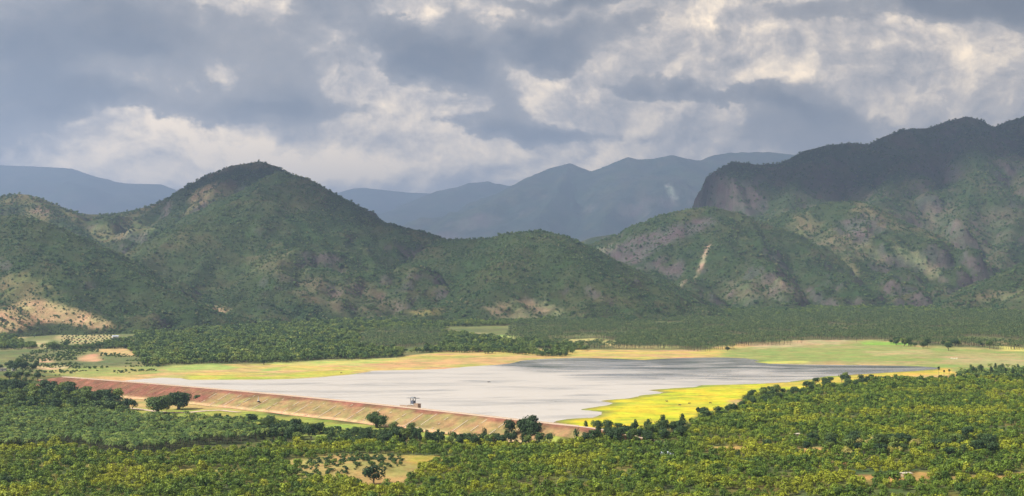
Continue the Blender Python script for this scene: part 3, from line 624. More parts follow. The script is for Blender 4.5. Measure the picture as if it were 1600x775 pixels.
def scatter_group(coll):
    ng = bpy.data.node_groups.new('scatter_' + coll.name, 'GeometryNodeTree')
    ng.interface.new_socket('Geometry', in_out='INPUT', socket_type='NodeSocketGeometry'); ng.interface.new_socket('Geometry', in_out='OUTPUT', socket_type='NodeSocketGeometry')
    N, L = ng.nodes, ng.links; gi = N.new('NodeGroupInput'); go = N.new('NodeGroupOutput')
    ci = N.new('GeometryNodeCollectionInfo'); ci.inputs['Collection'].default_value = coll; ci.inputs['Separate Children'].default_value = True; ci.inputs['Reset Children'].default_value = True
    ip = N.new('GeometryNodeInstanceOnPoints'); ip.inputs['Pick Instance'].default_value = True
    def na(n, ty): 
        q = N.new('GeometryNodeInputNamedAttribute'); q.data_type = ty; q.inputs['Name'].default_value = n; return q.outputs['Attribute']
    L.new(gi.outputs[0], ip.inputs['Points']); L.new(ci.outputs[0], ip.inputs['Instance'])
    L.new(na('pick', 'INT'), ip.inputs['Instance Index']); L.new(na('turn', 'FLOAT_VECTOR'), ip.inputs['Rotation']); L.new(na('grow', 'FLOAT_VECTOR'), ip.inputs['Scale'])
    L.new(ip.outputs[0], go.inputs[0]); return ng
GROUPS = {}
def mass(name, label, kind, pts, size, cat):
    """one uncountable mass of plants: a point per plant, grown by geometry nodes"""
    n = len(pts)
    if n == 0: return
    me = bpy.data.meshes.new(name); me.vertices.add(n); me.vertices.foreach_set('co', np.ascontiguousarray(pts, np.float32).ravel())
    coll = LIGHT[kind]
    if kind not in GROUPS: GROUPS[kind] = scatter_group(coll)
    a = me.attributes.new('pick', 'INT', 'POINT'); a.data.foreach_set('value', rng.integers(0, 6, n).astype(np.int32))
    a = me.attributes.new('turn', 'FLOAT_VECTOR', 'POINT'); a.data.foreach_set('vector', np.c_[rng.normal(0, .06, n), rng.normal(0, .06, n), rng.uniform(0, 6.28, n)].astype(np.float32).ravel())
    s = np.asarray(size)[:, None] * np.c_[np.ones((n, 2)), rng.uniform(.8, 1.2, n)]
    a = me.attributes.new('grow', 'FLOAT_VECTOR', 'POINT'); a.data.foreach_set('vector', s.astype(np.float32).ravel())
    o = bpy.data.objects.new(name, me); COL.objects.link(o); md = o.modifiers.new('plants', 'NODES'); md.node_group = GROUPS[kind]
    tag(o, label, cat, kind='stuff'); return o

def sow(poly, step, jit=.35, holes=(), wob=9.0, rot=.35):
    """jittered planting grid over the region whose outline on the ground is poly (photograph rows and columns)"""
    xs, ys = [], []
    for px, py in poly:
        zz = 8.0
        for _ in range(6): X, Y = unp(px, py, zz); zz = float(ground_z(np.array([X]), np.array([Y]))[0])
        xs.append(X); ys.append(Y)
    x0, x1, y0, y1 = min(xs), max(xs), min(ys), max(ys); c, s_ = math.cos(rot), math.sin(rot); D = math.hypot(x1 - x0, y1 - y0) / 2 + step
    g = np.arange(-D, D, step); U, V = np.meshgrid(g, g); U = U + rng.uniform(-jit, jit, U.shape) * step; V = V + rng.uniform(-jit, jit, V.shape) * step
    x = (x0 + x1) / 2 + U * c - V * s_; y = (y0 + y1) / 2 + U * s_ + V * c; x = x.ravel(); y = y.ravel()
    k = (x > x0 - 5) & (x < x1 + 5) & (y > max(y0 - 5, 500)) & (y < y1 + 5); x, y = x[k], y[k]
    z = ground_z(x, y); px, py = proj(x, y, z)
    px = px + (fbm(x / 40, y / 40, 77, 3) - .5) * wob * 2; py = py + (fbm(x / 40, y / 40, 78, 3) - .5) * wob * .7
    k = inside(poly, px, py)
    for h in holes: k &= ~inside(h, px, py)
    sd_ok = np.ones(len(x), bool); t, s = dam_ts(x, y); sd_ok &= ~((t > -20) & (t < DAM_L + 60) & (s > -46) & (s < 14))
    near = k & (y < 2800) & (np.abs(x) < 1400)
    if near.any(): q = np.ones(len(x)); q[near] = sdist(LAKE, x[near], y[near]); sd_ok &= q > 0
    k &= sd_ok; return np.c_[x, y, z][k]

# ------------------------------------------------------------------ foreground orchard
ORCH = [(-260,708),(90,698),(210,714),(430,695),(640,697),(760,696),(885,694),(905,682),(960,680),(1060,676),(1088,656),(1150,644),(1168,622),(1250,620),(1268,609),(1378,594),(1500,592),(1600,591),(1880,589),(1880,830),(-260,830)]
def dist_min(p, q): return np.hypot(p[:, 0] - q[0], p[:, 1] - q[1])
opts = sow(ORCH, 6.9, .32, [c_[0] for c_ in CLEAR])
dens = fbm(opts[:, 0] / 70, opts[:, 1] / 70, 91, 4); opts = opts[rng.uniform(0, 1, len(opts)) < .95 - .45 * sst(.56, .68, dens)]
osz = (.86 + .5 * fbm(opts[:, 0] / 60, opts[:, 1] / 60, 92, 3)) * np.clip(rng.gamma(14, 1 / 14., len(opts)), .55, 1.7)
pxo, pyo = proj(opts[:, 0], opts[:, 1], opts[:, 2])
vis = (pxo > 8) & (pxo < 1592) & (pyo < 781); order = np.argsort(np.where(vis, opts[:, 1], 1e9))[:300]
lone = np.zeros(len(opts), bool); lone[order] = True
for i in order:
    sec = ('at the lower left corner', 'below the palm grove', 'left of the sandy clearing', 'in front of the sandy clearing', 'right of the sandy clearing', 'in the middle below the gabled hut', 'right of the gabled hut', 'below the cream hut', 'at the lower right corner')[min(8, int(pxo[i] / 178))]
    sz_ = 'large' if osz[i] > 1.08 else 'small' if osz[i] < .82 else 'middling'
    plant('orchard', 'orchard_tree', *opts[i, :2], '%s round green orchard tree in the nearest rows %s' % (sz_, sec), 'tree', '%s orchard trees %s' % (sz_, sec), osz[i], z=float(opts[i, 2]))
mass('orchard', 'dense orchard of small round green trees filling the near plain', 'orchard', opts[~lone], osz[~lone], 'orchard')

# ------------------------------------------------------------------ coconut groves
GROVE = [(-230,652),(0,652),(60,651),(150,653),(220,659),(300,664),(400,674),(416,688),(330,697),(270,702),(212,712),(160,706),(100,695),(90,700),(0,703),(-230,706)]
pp = sow(GROVE, 7.8, .26); psz = rng.uniform(1.0, 1.3, len(pp)); pxp, pyp = proj(pp[:, 0], pp[:, 1], pp[:, 2])
order = np.argsort(np.where((pxp > 5), pp[:, 1], 1e9))[:300]; lone = np.zeros(len(pp), bool); lone[order] = True
for i in order:
    sec = ('at the left edge', 'left of its corner', 'at its corner', 'right of its corner', 'towards the dam', 'at its tip')[min(5, int(pxp[i] / 70))]; sz_ = 'taller' if psz[i] > 1.15 else 'shorter'
    plant('palm', 'coconut_palm', *pp[i, :2], '%s coconut palm in the front rows of the left grove %s' % (sz_, sec), 'palm', '%s grove palms %s' % (sz_, sec), psz[i], z=float(pp[i, 2]))
mass('palm_grove', 'dense coconut grove at the left below the dam', 'palm', pp[~lone], psz[~lone], 'palm grove')
pp = np.concatenate([sow([(560,547),(690,541),(692,517),(600,517),(565,527)], 9.0, .25), sow([(790,532),(870,540),(930,546),(1080,549),(1130,546),(1200,539),(1300,533),(1400,537),(1500,541),(1600,546),(1850,550),(1850,488),(1600,486),(1300,486),(1090,490),(1000,500),(800,506)], 9.4, .22,
    holes=[[(1340,533),(1360,530),(1425,536),(1425,541),(1350,539)], [(855,532),(930,527),(965,534),(905,541)], [(938,533),(964,531),(966,541),(944,542)]])])
pp = pp[fbm(pp[:, 0] / 110, pp[:, 1] / 110, 99, 4) > .40]
mass('palm_plantation', 'wide coconut plantation on the plain beyond the lake', 'farpalm', pp, rng.uniform(.85, 1.25, len(pp)), 'palm plantation')

# ------------------------------------------------------------------ woods on the plain
wp = np.concatenate([sow([(232,573),(330,569),(400,568),(480,565),(620,558),(642,551),(560,548),(560,520),(650,510),(500,500),(300,503),(230,515),(190,540)], 7.8, .4),
    sow([(640,553),(700,550),(780,551),(860,558),(905,557),(918,546),(870,536),(800,530),(690,522),(690,546)], 8.0, .4, holes=[[(715,522),(812,523),(802,530),(725,528)]]),
    sow([(620,516),(700,514),(860,504),(860,494),(700,490),(600,496)], 9.0, .45), sow([(-230,548),(20,547),(60,545),(210,546),(230,530),(180,537),(60,545),(20,530),(-230,512)], 8.0, .45),
    sow([(-230,512),(80,520),(180,512),(240,518),(320,502),(220,498),(60,500),(-230,500)], 9.0, .45), sow([(1080,498),(1300,494),(1600,492),(1850,492),(1850,470),(1500,470),(1100,480)], 12., .45)])
wp = wp[fbm(wp[:, 0] / 70, wp[:, 1] / 70, 98, 4) + rng.uniform(-.06, .06, len(wp)) > .40]
mass('woodland', 'dense green woodland between the lake shore and the hills', 'wood', wp, np.clip(rng.gamma(9, 1 / 9., len(wp)), .45, 1.9), 'woodland')
sp_ = sow([(40,590),(245,580),(262,540),(180,540),(90,540),(30,556)], 9.5, .5, holes=[[(150,546),(190,543),(222,553),(205,556),(160,553)], [(122,558),(150,553),(160,562),(150,566),(124,564)]]); sp_ = sp_[fbm(sp_[:, 0] / 50, sp_[:, 1] / 50, 95, 3) > .47]
bp_ = sow([(330,648),(430,660),(560,672),(760,682),(880,676),(890,697),(560,697),(420,690)], 5.0, .5); bp_ = bp_[fbm(bp_[:, 0] / 28, bp_[:, 1] / 28, 96, 3) > .46]
sp_ = np.concatenate([sp_, bp_, sow([(455,742),(500,712),(560,708),(625,711),(640,730),(560,735),(500,748)], 5.5, .5)[::2]])
mass('undergrowth', 'scattered low bushes on the rough ground by the dam', 'bush', sp_, rng.uniform(.7, 1.8, len(sp_)), 'bushes')

# ------------------------------------------------------------------ hillside scrub
def hill_pts(h, step, thr, seed):
    x0, x1, y0, y1 = h['X'][0], h['X'][-1], h['Y'][0], h['Y'][-1]; n = int((x1 - x0) * (y1 - y0) / step ** 2)
    x = rng.uniform(x0, x1 - 1e-3, n); y = rng.uniform(y0, y1 - 1e-3, n); fx = (x - x0) / h['res']; fy = (y - y0) / h['res']
    i = np.clip(fx.astype(int), 0, len(h['X']) - 2); j = np.clip(fy.astype(int), 0, len(h['Y']) - 2); a = fx - i; b = fy - j
    bl = lambda A: (A[j, i] * (1 - a) + A[j, i + 1] * a) * (1 - b) + (A[j + 1, i] * (1 - a) + A[j + 1, i + 1] * a) * b
    z = bl(h['H']); veg = bl(h['veg']); nr = h['nrm'][j, i]; px, py = proj(x, y, z)
    to = np.c_[-x, -y, CAMZ - z]; to /= np.linalg.norm(to, axis=1)[:, None]; face = (nr * to).sum(1)
    k = (px > -120) & (px < 1720) & (py < 540) & (face > -.12) & (rng.uniform(0, 1, n) < (veg * sst(thr - .12, thr + .10, fbm(x / 45, y / 45, seed, 4)) * .9 + .1 * veg))
    k &= z > ground_z(x, y) - .5
    return np.c_[x, y, z - .3][k]
SC = []
for h, st_, thr in zip(HILLS[:8], (5.8, 7.8, 6.0, 6.0, 7.8, 8.2, 12.0, 8.6), (.36, .38, .37, .36, .40, .42, .40, .41)):
    q = hill_pts(h, st_, thr, 300 + int(st_ * 10)); sz_ = rng.gamma(3.2, 1 / 3.2, len(q)) * (st_ / 6.4) * .74; SC.append((q, np.clip(sz_, .35, 2.8)))
mass('hill_scrub', 'dark green scrub and small trees clothing the hillsides', 'scrub', np.concatenate([a for a, b in SC]), np.concatenate([b for a, b in SC]), 'scrub')
print('SCRUBCOUNT', sum(len(a) for a, b in SC), 'ORCH', len(opts), 'PALM', len(pp), 'WOOD', len(wp))

# ------------------------------------------------------------------ dam
M['red'] = ground_mat('laterite_slope', .10, .5, .5)
M['road'] = plain('crest_gravel', (.38, .29, .22), .95, .15, .4)
M['stone'] = plain('pale_stone', (.34, .27, .20), .9, .2, 1.0)
M['white'] = plain('whitewash', (.48, .46, .43), .7, .12, 1.0)
M['brick'] = plain('brown_masonry', (.24, .17, .12), .9, .3, .8)
M['steel'] = plain('grey_steel', (.16, .165, .17), .5, .15, 1.0)
M['bluepaint'] = plain('dark_blue_paint', (.035, .05, .10), .5, .2, 1.0)
M['roofgrey'] = plain('sheet_roof', (.34, .38, .44), .45, .12, 1.5)
M['cream'] = plain('cream_sheet', (.36, .32, .25), .8, .2, 1.0)
M['mud'] = plain('mud_wall', (.28, .20, .13), .95, .2, 1.0)
M['darkwood'] = plain('dark_wood', (.05, .04, .03), .8, .3, 1.0)
CREST = 16.0
def crest_z(t): return CREST - 7.2 * float(sst(DAM_L + 30, DAM_L + 150, t)) - 6.5 * float(sst(25, -40, t))
def dam_at(t, s, z): x, y = dam_pt(t, s); return (x, y, z)
def build_dam():
    root = empty('dam', (*dam_pt(DAM_L / 2, 0), 0)); tag(root, 'long straight red earth embankment dam holding back the reservoir', 'dam')
    bx, by = root.location.x, root.location.y; loc = lambda p: (p[0] - bx, p[1] - by, p[2])
    ts = np.arange(-40, DAM_L + 151, 6.0); fr = [0, .04, .14, .24, .34, .46, .58, .70, .82, .92, 1.0]
    co = []; soil = []; sec = len(fr) + 3
    for t in ts:
        cz = crest_z(t)
        for u in [1.25] + fr[::-1][0:] + [-1, -2]:
            if u >= 0:
                n = (float(fbm(np.array([t / 9]), np.array([u * 4.]), 201, 3)[0]) - .5)
                sl = -3.5 - u * 2.35 * cz; z = cz * (1 - u) + n * .5 * (0 < u < 1); p = dam_at(t, sl, z - (.6 if u > 1.1 else 0))
                f1 = float(fbm(np.array([t / 40]), np.array([u * 2.]), 203, 4)[0]); f2 = float(fbm(np.array([t / 11]), np.array([u * 5.]), 204, 4)[0])
                redk = float(np.clip(sst(.26, .08, u + (f1 - .5) * .5) + sst(430, 330, t + (f1 - .5) * 160) * sst(.95, .75, u), 0, 1))
                base = np.array([.150, .066, .044]) * redk + np.array([.20, .138, .066]) * (1 - redk)
                g = float(sst(.52, .64, f2)) * (1 - .8 * redk); base = base * (1 - .45 * g) + np.array([.17, .15, .055]) * .45 * g; base = base * (.8 + .4 * f2)
                if u > .9: base = base * .5 + np.array([.5, .33, .20]) * .5
            else:
                p = dam_at(t, 3.5 if u == -1 else 3.5 + (cz - 4) * 2.2, cz if u == -1 else 4.0); base = np.array([.46, .36, .30])
            co.append(loc(p)); soil.append(base)
    n = sec; q = np.array([(i * n + j, (i + 1) * n + j, (i + 1) * n + j + 1, i * n + j + 1) for i in range(len(ts) - 1) for j in range(n - 1)])
    o = np_mesh('embankment', np.array(co), q, [M['red']], True, [('soil', np.array(soil))]); o.parent = root
    mb = MB()
    for t in ts[:-1]:
        c0, c1 = crest_z(t) + .06, crest_z(t + 6) + .06
        mb.quad([loc(dam_at(t, -3.0, c0)), loc(dam_at(t + 6, -3.0, c1)), loc(dam_at(t + 6, 3.0, c1)), loc(dam_at(t, 3.0, c0))])
    mb.obj('crest_road', [M['road']], root)
    # low kerb wall along the water side
    mb = MB()
    for t in ts[:-1]:
        if t < 10 or t > DAM_L + 20: continue
        z = crest_z(t); a, b = dam_pt(t + 3, 3.2); mb.box((a - bx, b - by, z + .35), (3.0, .25, .4), 0, math.atan2(DD[1], DD[0]))
    mb.obj('parapet', [M['stone']], root)
    # stone chutes down the slope
    def chute(t, w, u0, u1, m_):
        mb = MB(); k = 8
        for i in range(k):
            if random.random() < .30 and 0 < i < k - 1: continue
            ua, ub = u0 + (u1 - u0) * i / k, u0 + (u1 - u0) * (i + .97) / k; pts = []
            for (u, d) in ((ua, -w), (ua, w), (ub, w), (ub, -w)): cz = crest_z(t); pts.append(loc(dam_at(t + d, -3.5 - u * 2.35 * cz, cz * (1 - u) + .42)))
            mb.quad(pts)
            mb.quad([pts[0], pts[3], tuple(np.array(pts[3]) - (0, 0, .7)), tuple(np.array(pts[0]) - (0, 0, .7))]); mb.quad([pts[1], pts[2], tuple(np.array(pts[2]) - (0, 0, .7)), tuple(np.array(pts[1]) - (0, 0, .7))])
        mb.obj('drain_chute', [m_], root)
    t = 375.
    while t < DAM_L - 6: chute(t, .55, random.uniform(.12, .3), random.uniform(.85, .97), M['stone']); t += random.uniform(21, 34)
    t = 40.
    M['redstone'] = plain('red_stone', (.30, .135, .085), .9, .2, 1.0)
    while t < 370: chute(t, .38, .1, .8, M['redstone']); t += random.uniform(11, 15)
    mb = MB()
    for t in np.arange(60, DAM_L, 8.0):
        pts = [loc(dam_at(t + d, -3.5 - 2.35 * CREST - 1.5 - w, .5 + .25 * float(ground_z(np.array([dam_pt(t, -45)[0]]), np.array([dam_pt(t, -45)[1]]))[0]))) for d, w in ((0, 1.6), (7.9, 1.6), (7.9, 0), (0, 0))]; mb.quad(pts)
    mb.obj('toe_drain', [M['redstone']], root)
build_dam()
def build_tower():
    x, y = dam_pt(DAM_L * .0 + float(dam_ts(np.array([-113.0]), np.array([1540.0]))[0][0]), 13.0); z = WATER
    rz = math.atan2(DD[1], DD[0]); r = empty('intake_tower', (x, y, z), rz, (1.1, 1.1, 1.0)); tag(r, 'small intake tower with flat canopy roof standing behind the dam crest', 'tower')
    def bx(name, c, h, m_, parent=r, taper=1.0): mb = MB(); mb.box(c, h, 0, 0, taper); return mb.obj(name, [M[m_]], parent)
    bx('base_wall', (1.0, 0, 4.6), (5.5, 2.6, 5.6), 'brick', taper=.94); bx('pier_block', (7.6, -.4, 5.6), (3.0, 2.2, 6.3), 'brick', taper=.96); bx('approach_wall', (-10.5, -1.0, 4.2), (6.0, 1.6, 4.6), 'brick', taper=.9)
    bx('deck', (1.0, 0, 10.35), (4.2, 2.9, .18), 'white')
    for sx in (-1, 1):
        for sy in (-1, 1): bx('column', (1.0 + sx * 1.9, sy * 1.6, 13.9), (.22, .22, 3.4), 'steel')
    c = bx('cabin', (1.0, 0, 12.9), (1.55, 1.3, 1.7), 'bluepaint'); bx('window', (1.0, -1.33, 13.2), (.7, .04, .5), 'steel', c)
    rf = bx('roof', (1.0, 0, 17.45), (6.0, 3.4, .2), 'steel'); bx('raised_vent', (1.0, 0, 18.15), (2.6, 1.6, .5), 'steel', rf, .8); bx('hoist_beam', (6.5, 0, 17.2), (4.0, .15, .12), 'steel', rf)
    for s in (-1, 1): bx('railing', (1.0, s * 2.8, 11.2), (4.2, .05, .05), 'steel')
build_tower()
def build_pillar():
    x, y = unp(404, 627.5, 9); z = 8.6; e = empty('marker_pillar', (x, y, z)); tag(e, 'white tapering marker pillar on the red dam slope', 'pillar')
    mb = MB(); mb.box((0, 0, .5), (1.5, 1.5, .7), 0, .5); mb.obj('plinth', [M['darkwood']], e)
    mb = MB(); mb.box((0, 0, 1.7), (1.0, 1.0, .5), 0, .5, .6); mb.obj('foot', [M['white']], e)
    mb = MB(); mb.box((0, 0, 4.2), (.55, .55, 2.1), 0, .5, .55); mb.obj('shaft', [M['white']], e)
build_pillar()
def build_track():
    mb = MB()
    P = [(120,641),(165,640),(192,637.5),(215,639),(238,642),(262,645),(290,645.4),(320,643),(345,641.5),(385,646)]
    W = [unp(a, b, 0) for a, b in P]; W = [(W[i][0] * (1 - k) + W[i + 1][0] * k, W[i][1] * (1 - k) + W[i + 1][1] * k) for i in range(len(W) - 1) for k in (0, .25, .5, .75)]
    x = np.array([w[0] for w in W]); y = np.array([w[1] for w in W]); 
    for i in range(len(W) - 1):
        dx, dy = x[i + 1] - x[i], y[i + 1] - y[i]; L = math.hypot(dx, dy); nx, ny = -dy / L * 4.2, dx / L * 4.2; q = []
        for (a, b) in ((x[i] - nx, y[i] - ny), (x[i + 1] - nx, y[i + 1] - ny), (x[i + 1] + nx, y[i + 1] + ny), (x[i] + nx, y[i] + ny)): q.append((a, b, float(ground_z(np.array([a]), np.array([b]))[0]) + .35))
        mb.quad(q)
    tag(mb.obj('path', [M['road']]), 'pale dirt track winding past the two big dark trees', kind='structure')
build_track()

# ------------------------------------------------------------------ huts, boat, cattle
def hut(px, py, w, d, h, rz, wall, roof, label, gable=True, zz=0.0, pole=False):
    x, y = unp(px, py, zz); z = float(ground_z(np.array([x]), np.array([y]))[0]); e = empty('hut', (x, y, z), rz); tag(e, label, 'hut')
    mb = MB(); mb.box((0, 0, h / 2 - .2), (w / 2, d / 2, h / 2 + .2)); mb.obj('wall', [M[wall]], e)
    mb = MB(); ow, od = w / 2 + .7, d / 2 + .7; rh = d * .28 if gable else .3
    if gable:
        t = .12
        mb.quad([(-ow, -od, h - .1), (ow, -od, h - .1), (ow, 0, h + rh), (-ow, 0, h + rh)]); mb.quad([(-ow, 0, h + rh), (ow, 0, h + rh), (ow, od, h - .1), (-ow, od, h - .1)])
        mb.quad([(-ow, -od, h - .1 - t), (-ow, 0, h + rh - t), (ow, 0, h + rh - t), (ow, -od, h - .1 - t)]); mb.quad([(-ow, 0, h + rh - t), (-ow, od, h - .1 - t), (ow, od, h - .1 - t), (ow, 0, h + rh - t)])
        mb.quad([(-w / 2, -d / 2, h), (-w / 2, d / 2, h), (-w / 2, 0, h + rh * .9)]); mb.quad([(w / 2, -d / 2, h), (w / 2, 0, h + rh * .9), (w / 2, d / 2, h)])
    else: mb.box((0, 0, h + .25), (ow, od, .18))
    mb.obj('roof', [M[roof]], e)
    mb = MB(); mb.box((0, -d / 2 - .03, 1.0), (.5, .05, 1.0)); mb.obj('door', [M['darkwood']], e)
    if pole: mb = MB(); mb.tube([(-1, 0, h), (-1, 0, h + 4.2)], [.09, .06], 6); mb.obj('pole', [M['white']], e)
    return e
hut(1041,730,8.5,7.0,3.6,.35,'white','roofgrey','blue-grey gabled hut with a thin pole in the middle of the orchard',pole=True)
hut(921,700,6.5,4.5,3.4,.1,'mud','cream','small hut with a pale flat roof below the end of the dam',gable=False)
hut(1242,686,8.0,5.0,4.2,-.1,'mud','cream','pale-roofed hut beside dark trees on the right of the orchard',gable=False,zz=8)
hut(1416,751,6.5,5.0,2.8,.15,'mud','cream','low cream hut at the edge of the sandy clearing',gable=False,zz=6)
hut(252,525,15.0,9.0,6.0,.2,'white','mud','pale farmhouse at the foot of the tall hill, nearer the woods',zz=14)
hut(238,526,12.0,8.0,5.0,-.3,'mud','roofgrey','grey-roofed farmhouse at the foot of the tall hill',zz=14)
hut(180,527,14.0,8.0,5.0,.5,'white','roofgrey','pale farm shed beside the planted rows at the left',zz=14)
hut(5,580,9.0,6.0,4.0,.1,'white','cream','white hut half hidden under tall trees at the left edge',gable=False,zz=8)
hut(21,580,4.5,4.0,3.6,.0,'white','roofgrey','tiny white shed beside the hut at the left edge',gable=False,zz=8)
def sluice():
    x, y = unp(899, 676, 6); e = empty('sluice_house', (x, y, 5.5), math.atan2(DD[1], DD[0])); tag(e, 'small brown sluice house at the right end of the dam', 'sluice')
    for nm, c, h, m_ in (('wall', (0, 0, 2.4), (4.0, 2.4, 3.0), 'mud'), ('roof', (0, 0, 5.6), (4.6, 3.0, .2), 'brick'), ('opening', (1.0, -2.43, 2.2), (1.4, .05, 1.8), 'darkwood'), ('wing_wall', (8.0, .4, 1.6), (4.0, .5, 2.2), 'mud')):
        mb = MB(); mb.box(c, h); mb.obj(nm, [M[m_]], e)
sluice()
def boat():
    x, y = unp(764, 597, WATER); e = empty('rowing_boat', (x, y, WATER - .1), .25); tag(e, 'tiny dark boat alone on the open water', 'boat')
    mb = MB(); n = 8; prof = [(-2.3, .15), (-1.7, .62), (-.7, .85), (.5, .85), (1.5, .6), (2.4, .08)]; k = len(mb.v)
    for (xx, w) in prof:
        for (yy, zz) in ((-w, .75 + .06 * xx * xx * .5), (-w * .7, .1), (0, -.12), (w * .7, .1), (w, .75 + .06 * xx * xx * .5)): mb.v.append((xx, yy, zz)); mb.lv.append(.5)
    for i in range(len(prof) - 1):
        for j in range(4): a = k + i * 5 + j; mb.f.append((a, a + 5, a + 6, a + 1)); mb.mi.append(0)
    mb.obj('hull', [M['darkwood']], e)
    for xx in (-1.0, .8): mb = MB(); mb.box((xx, 0, .6), (.16, .72, .04)); mb.obj('bench', [M['darkwood']], e)
boat()
def cow_mesh():
    V = [(-.95, 0, 1.15), (-.5, 0, 1.12), (.1, 0, 1.08), (.6, 0, 1.15), (.95, 0, 1.25), (1.3, 0, 1.2), (1.62, 0, 1.0), (-.8, .22, .85), (-.88, .24, .45), (-.82, .24, .02), (-.8, -.22, .85), (-.88, -.24, .45), (-.82, -.24, .02),
         (.62, .22, .85), (.60, .22, .45), (.62, .22, .02), (.62, -.22, .85), (.60, -.22, .45), (.62, -.22, .02), (-1.1, 0, .95), (-1.15, 0, .5), (1.28, .22, 1.34), (1.28, -.22, 1.34)]
    E = [(0, 1), (1, 2), (2, 3), (3, 4), (4, 5), (5, 6), (0, 7), (7, 8), (8, 9), (0, 10), (10, 11), (11, 12), (3, 13), (13, 14), (14, 15), (3, 16), (16, 17), (17, 18), (0, 19), (19, 20), (5, 21), (5, 22)]
    rr = [.30, .38, .40, .36, .26, .17, .11, .17, .09, .07, .17, .09, .07, .14, .08, .07, .14, .08, .07, .06, .03, .05, .05]
    me = bpy.data.meshes.new('cow_cage'); me.from_pydata(V, E, []); me.update(); o = bpy.data.objects.new('cow_cage', me); COL.objects.link(o)
    md = o.modifiers.new('skin', 'SKIN')
    if not me.skin_vertices: 
        import bmesh; bm = bmesh.new(); bm.from_mesh(me); bm.verts.layers.skin.verify(); bm.to_mesh(me); bm.free()
    for i, sv in enumerate(me.skin_vertices[0].data): sv.radius = (rr[i], rr[i]); sv.use_root = (i == 1)
    o.modifiers.new('sub', 'SUBSURF').levels = 1
    dg = bpy.context.evaluated_depsgraph_get(); out = bpy.data.meshes.new_from_object(o.evaluated_get(dg)); bpy.data.objects.remove(o); return out
COW = cow_mesh(); COW2 = COW.copy(); COW.materials.clear(); COW2.materials.clear(); COW.materials.append(plain('dark_hide', (.06, .04, .03), .8)); COW2.materials.append(plain('white_hide', (.75, .72, .66), .8))
for (px, py, me, lab) in [(1042,628.5,COW,'dark cow grazing on the yellow marsh nearest the water'),(1077,632,COW,'dark cow in the middle of the yellow marsh'),(1110,631,COW,'dark cow on the yellow marsh nearest the trees'),(1062,634.5,COW,'dark cow standing apart lower on the yellow marsh'),
        (1487,561,COW2,'leftmost of three white cattle on the far meadow'),(1491,561.4,COW2,'middle of three white cattle on the far meadow'),(1495,561,COW2,'rightmost of three white cattle on the far meadow'),(533,583.5,COW,'dark cow by the sandy point of the far shore')]:
    x, y = unp(px, py, 8.4); o = bpy.data.objects.new('cow', me); COL.objects.link(o); o.location = (x, y, float(ground_z(np.array([x]), np.array([y]))[0])); o.rotation_euler = (0, 0, random.choice([0, 3.14]) + random.uniform(-.5, .5)); o.scale = (1.25,) * 3; tag(o, lab, 'cow', 'cattle grazing by the lake')

# ------------------------------------------------------------------ trees that stand out
def at(px, py, z0=0.0):
    z = z0
    for _ in range(5): x, y = unp(px, py, z); z = float(ground_z(np.array([x]), np.array([y]))[0])
    return x, y
for (px, py, kind, nm, sz, szz, lab) in [
    (247,646,'banyan','spreading_tree',1.85,1.5,'big dark spreading tree by the pale track, nearer of the pair'), (279,640,'banyan','spreading_tree',1.7,1.6,'big dark spreading tree behind its twin by the pale track'),
    (589,668,'banyan','spreading_tree',1.3,1.3,'large dark tree standing alone against the dam slope'), (308,629,'dark','round_tree',.95,1.1,'small round tree alone at the foot of the red slope'),
    (828,689,'banyan','spreading_tree',1.4,1.95,'broad dark tree at the right end of the dam'), (796,688,'dark','round_tree',1.1,2.3,'narrow dark tree beside the broad one at the dam end'),
    (584,757,'dark','round_tree',1.75,1.55,'dark round tree alone in the sandy clearing'), (11,760,'dark','round_tree',.78,.9,'dark round tree at the lower left corner among orchard trees'),
    (1482,548,'broad','shore_tree',2.0,1.5,'pale round tree alone on the far meadow'), (1137,548.5,'dark','shore_tree',.9,.9,'dark bush-like tree alone on the far sandy shore'), (412,570,'dark','shore_tree',1.4,1.1,'dark tree on the sandy shore in front of the woods'),
    (1467,588,'palmyra','palmyra_palm',1.05,1.25,'tallest of three fan palms on the near shore spit'), (1475,588,'palmyra','palmyra_palm',.85,.8,'shortest of three fan palms, in the middle'), (1483,588,'palmyra','palmyra_palm',.95,.9,'fan palm nearest the thicket among three'),
    (197,644,'dark','round_tree',.9,.9,'dark tree at the bend of the pale track'), (1153,722,'casuarina','tall_tree',.9,.8,'slim dark tree beside the orchard hut'), (1460,606,'dark','tall_tree',1.0,.8,'dark tree rising from the far side of the right orchard')]:
    x, y = at(px, py); plant(kind, nm, x, y, lab, 'tree' if 'palm' not in nm else 'palm', None, sz, szz)
def cluster(poly, n, kinds, name, label, group, smin, smax, seed, mat=None):
    pts = sow(poly, 4.0, .5); k = np.random.default_rng(seed); pick = []
    for i in k.permutation(len(pts)):
        if all((pts[i, 0] - pts[j, 0]) ** 2 + (pts[i, 1] - pts[j, 1]) ** 2 > 49 for j in pick): pick.append(i)
        if len(pick) >= n: break
    for i in pick:
        s_ = k.uniform(smin, smax); kd = kinds[k.integers(len(kinds))]; qx = proj(pts[i, 0], pts[i, 1], pts[i, 2])[0]; x0_, x1_ = max(0, min(p[0] for p in poly)), min(1600, max(p[0] for p in poly))
        pos = ('left end', 'left part', 'middle', 'right part', 'right end')[int(np.clip((qx - x0_) / (x1_ - x0_) * 5, 0, 4))]; look = {'broad': 'mid-green', 'dark': 'dark', 'casuarina': 'slim dark', 'palm': 'feather-leaved', 'yellow': 'yellowish'}[kd] + (' big' if s_ > (smin + smax) / 2 else ' smaller')
        plant(kd, name, *pts[i, :2], '%s %s, %s' % (look, label, pos), 'tree', '%s %s %s' % (look, group, pos), s_, s_ * k.uniform(.85, 1.15), z=float(pts[i, 2]))
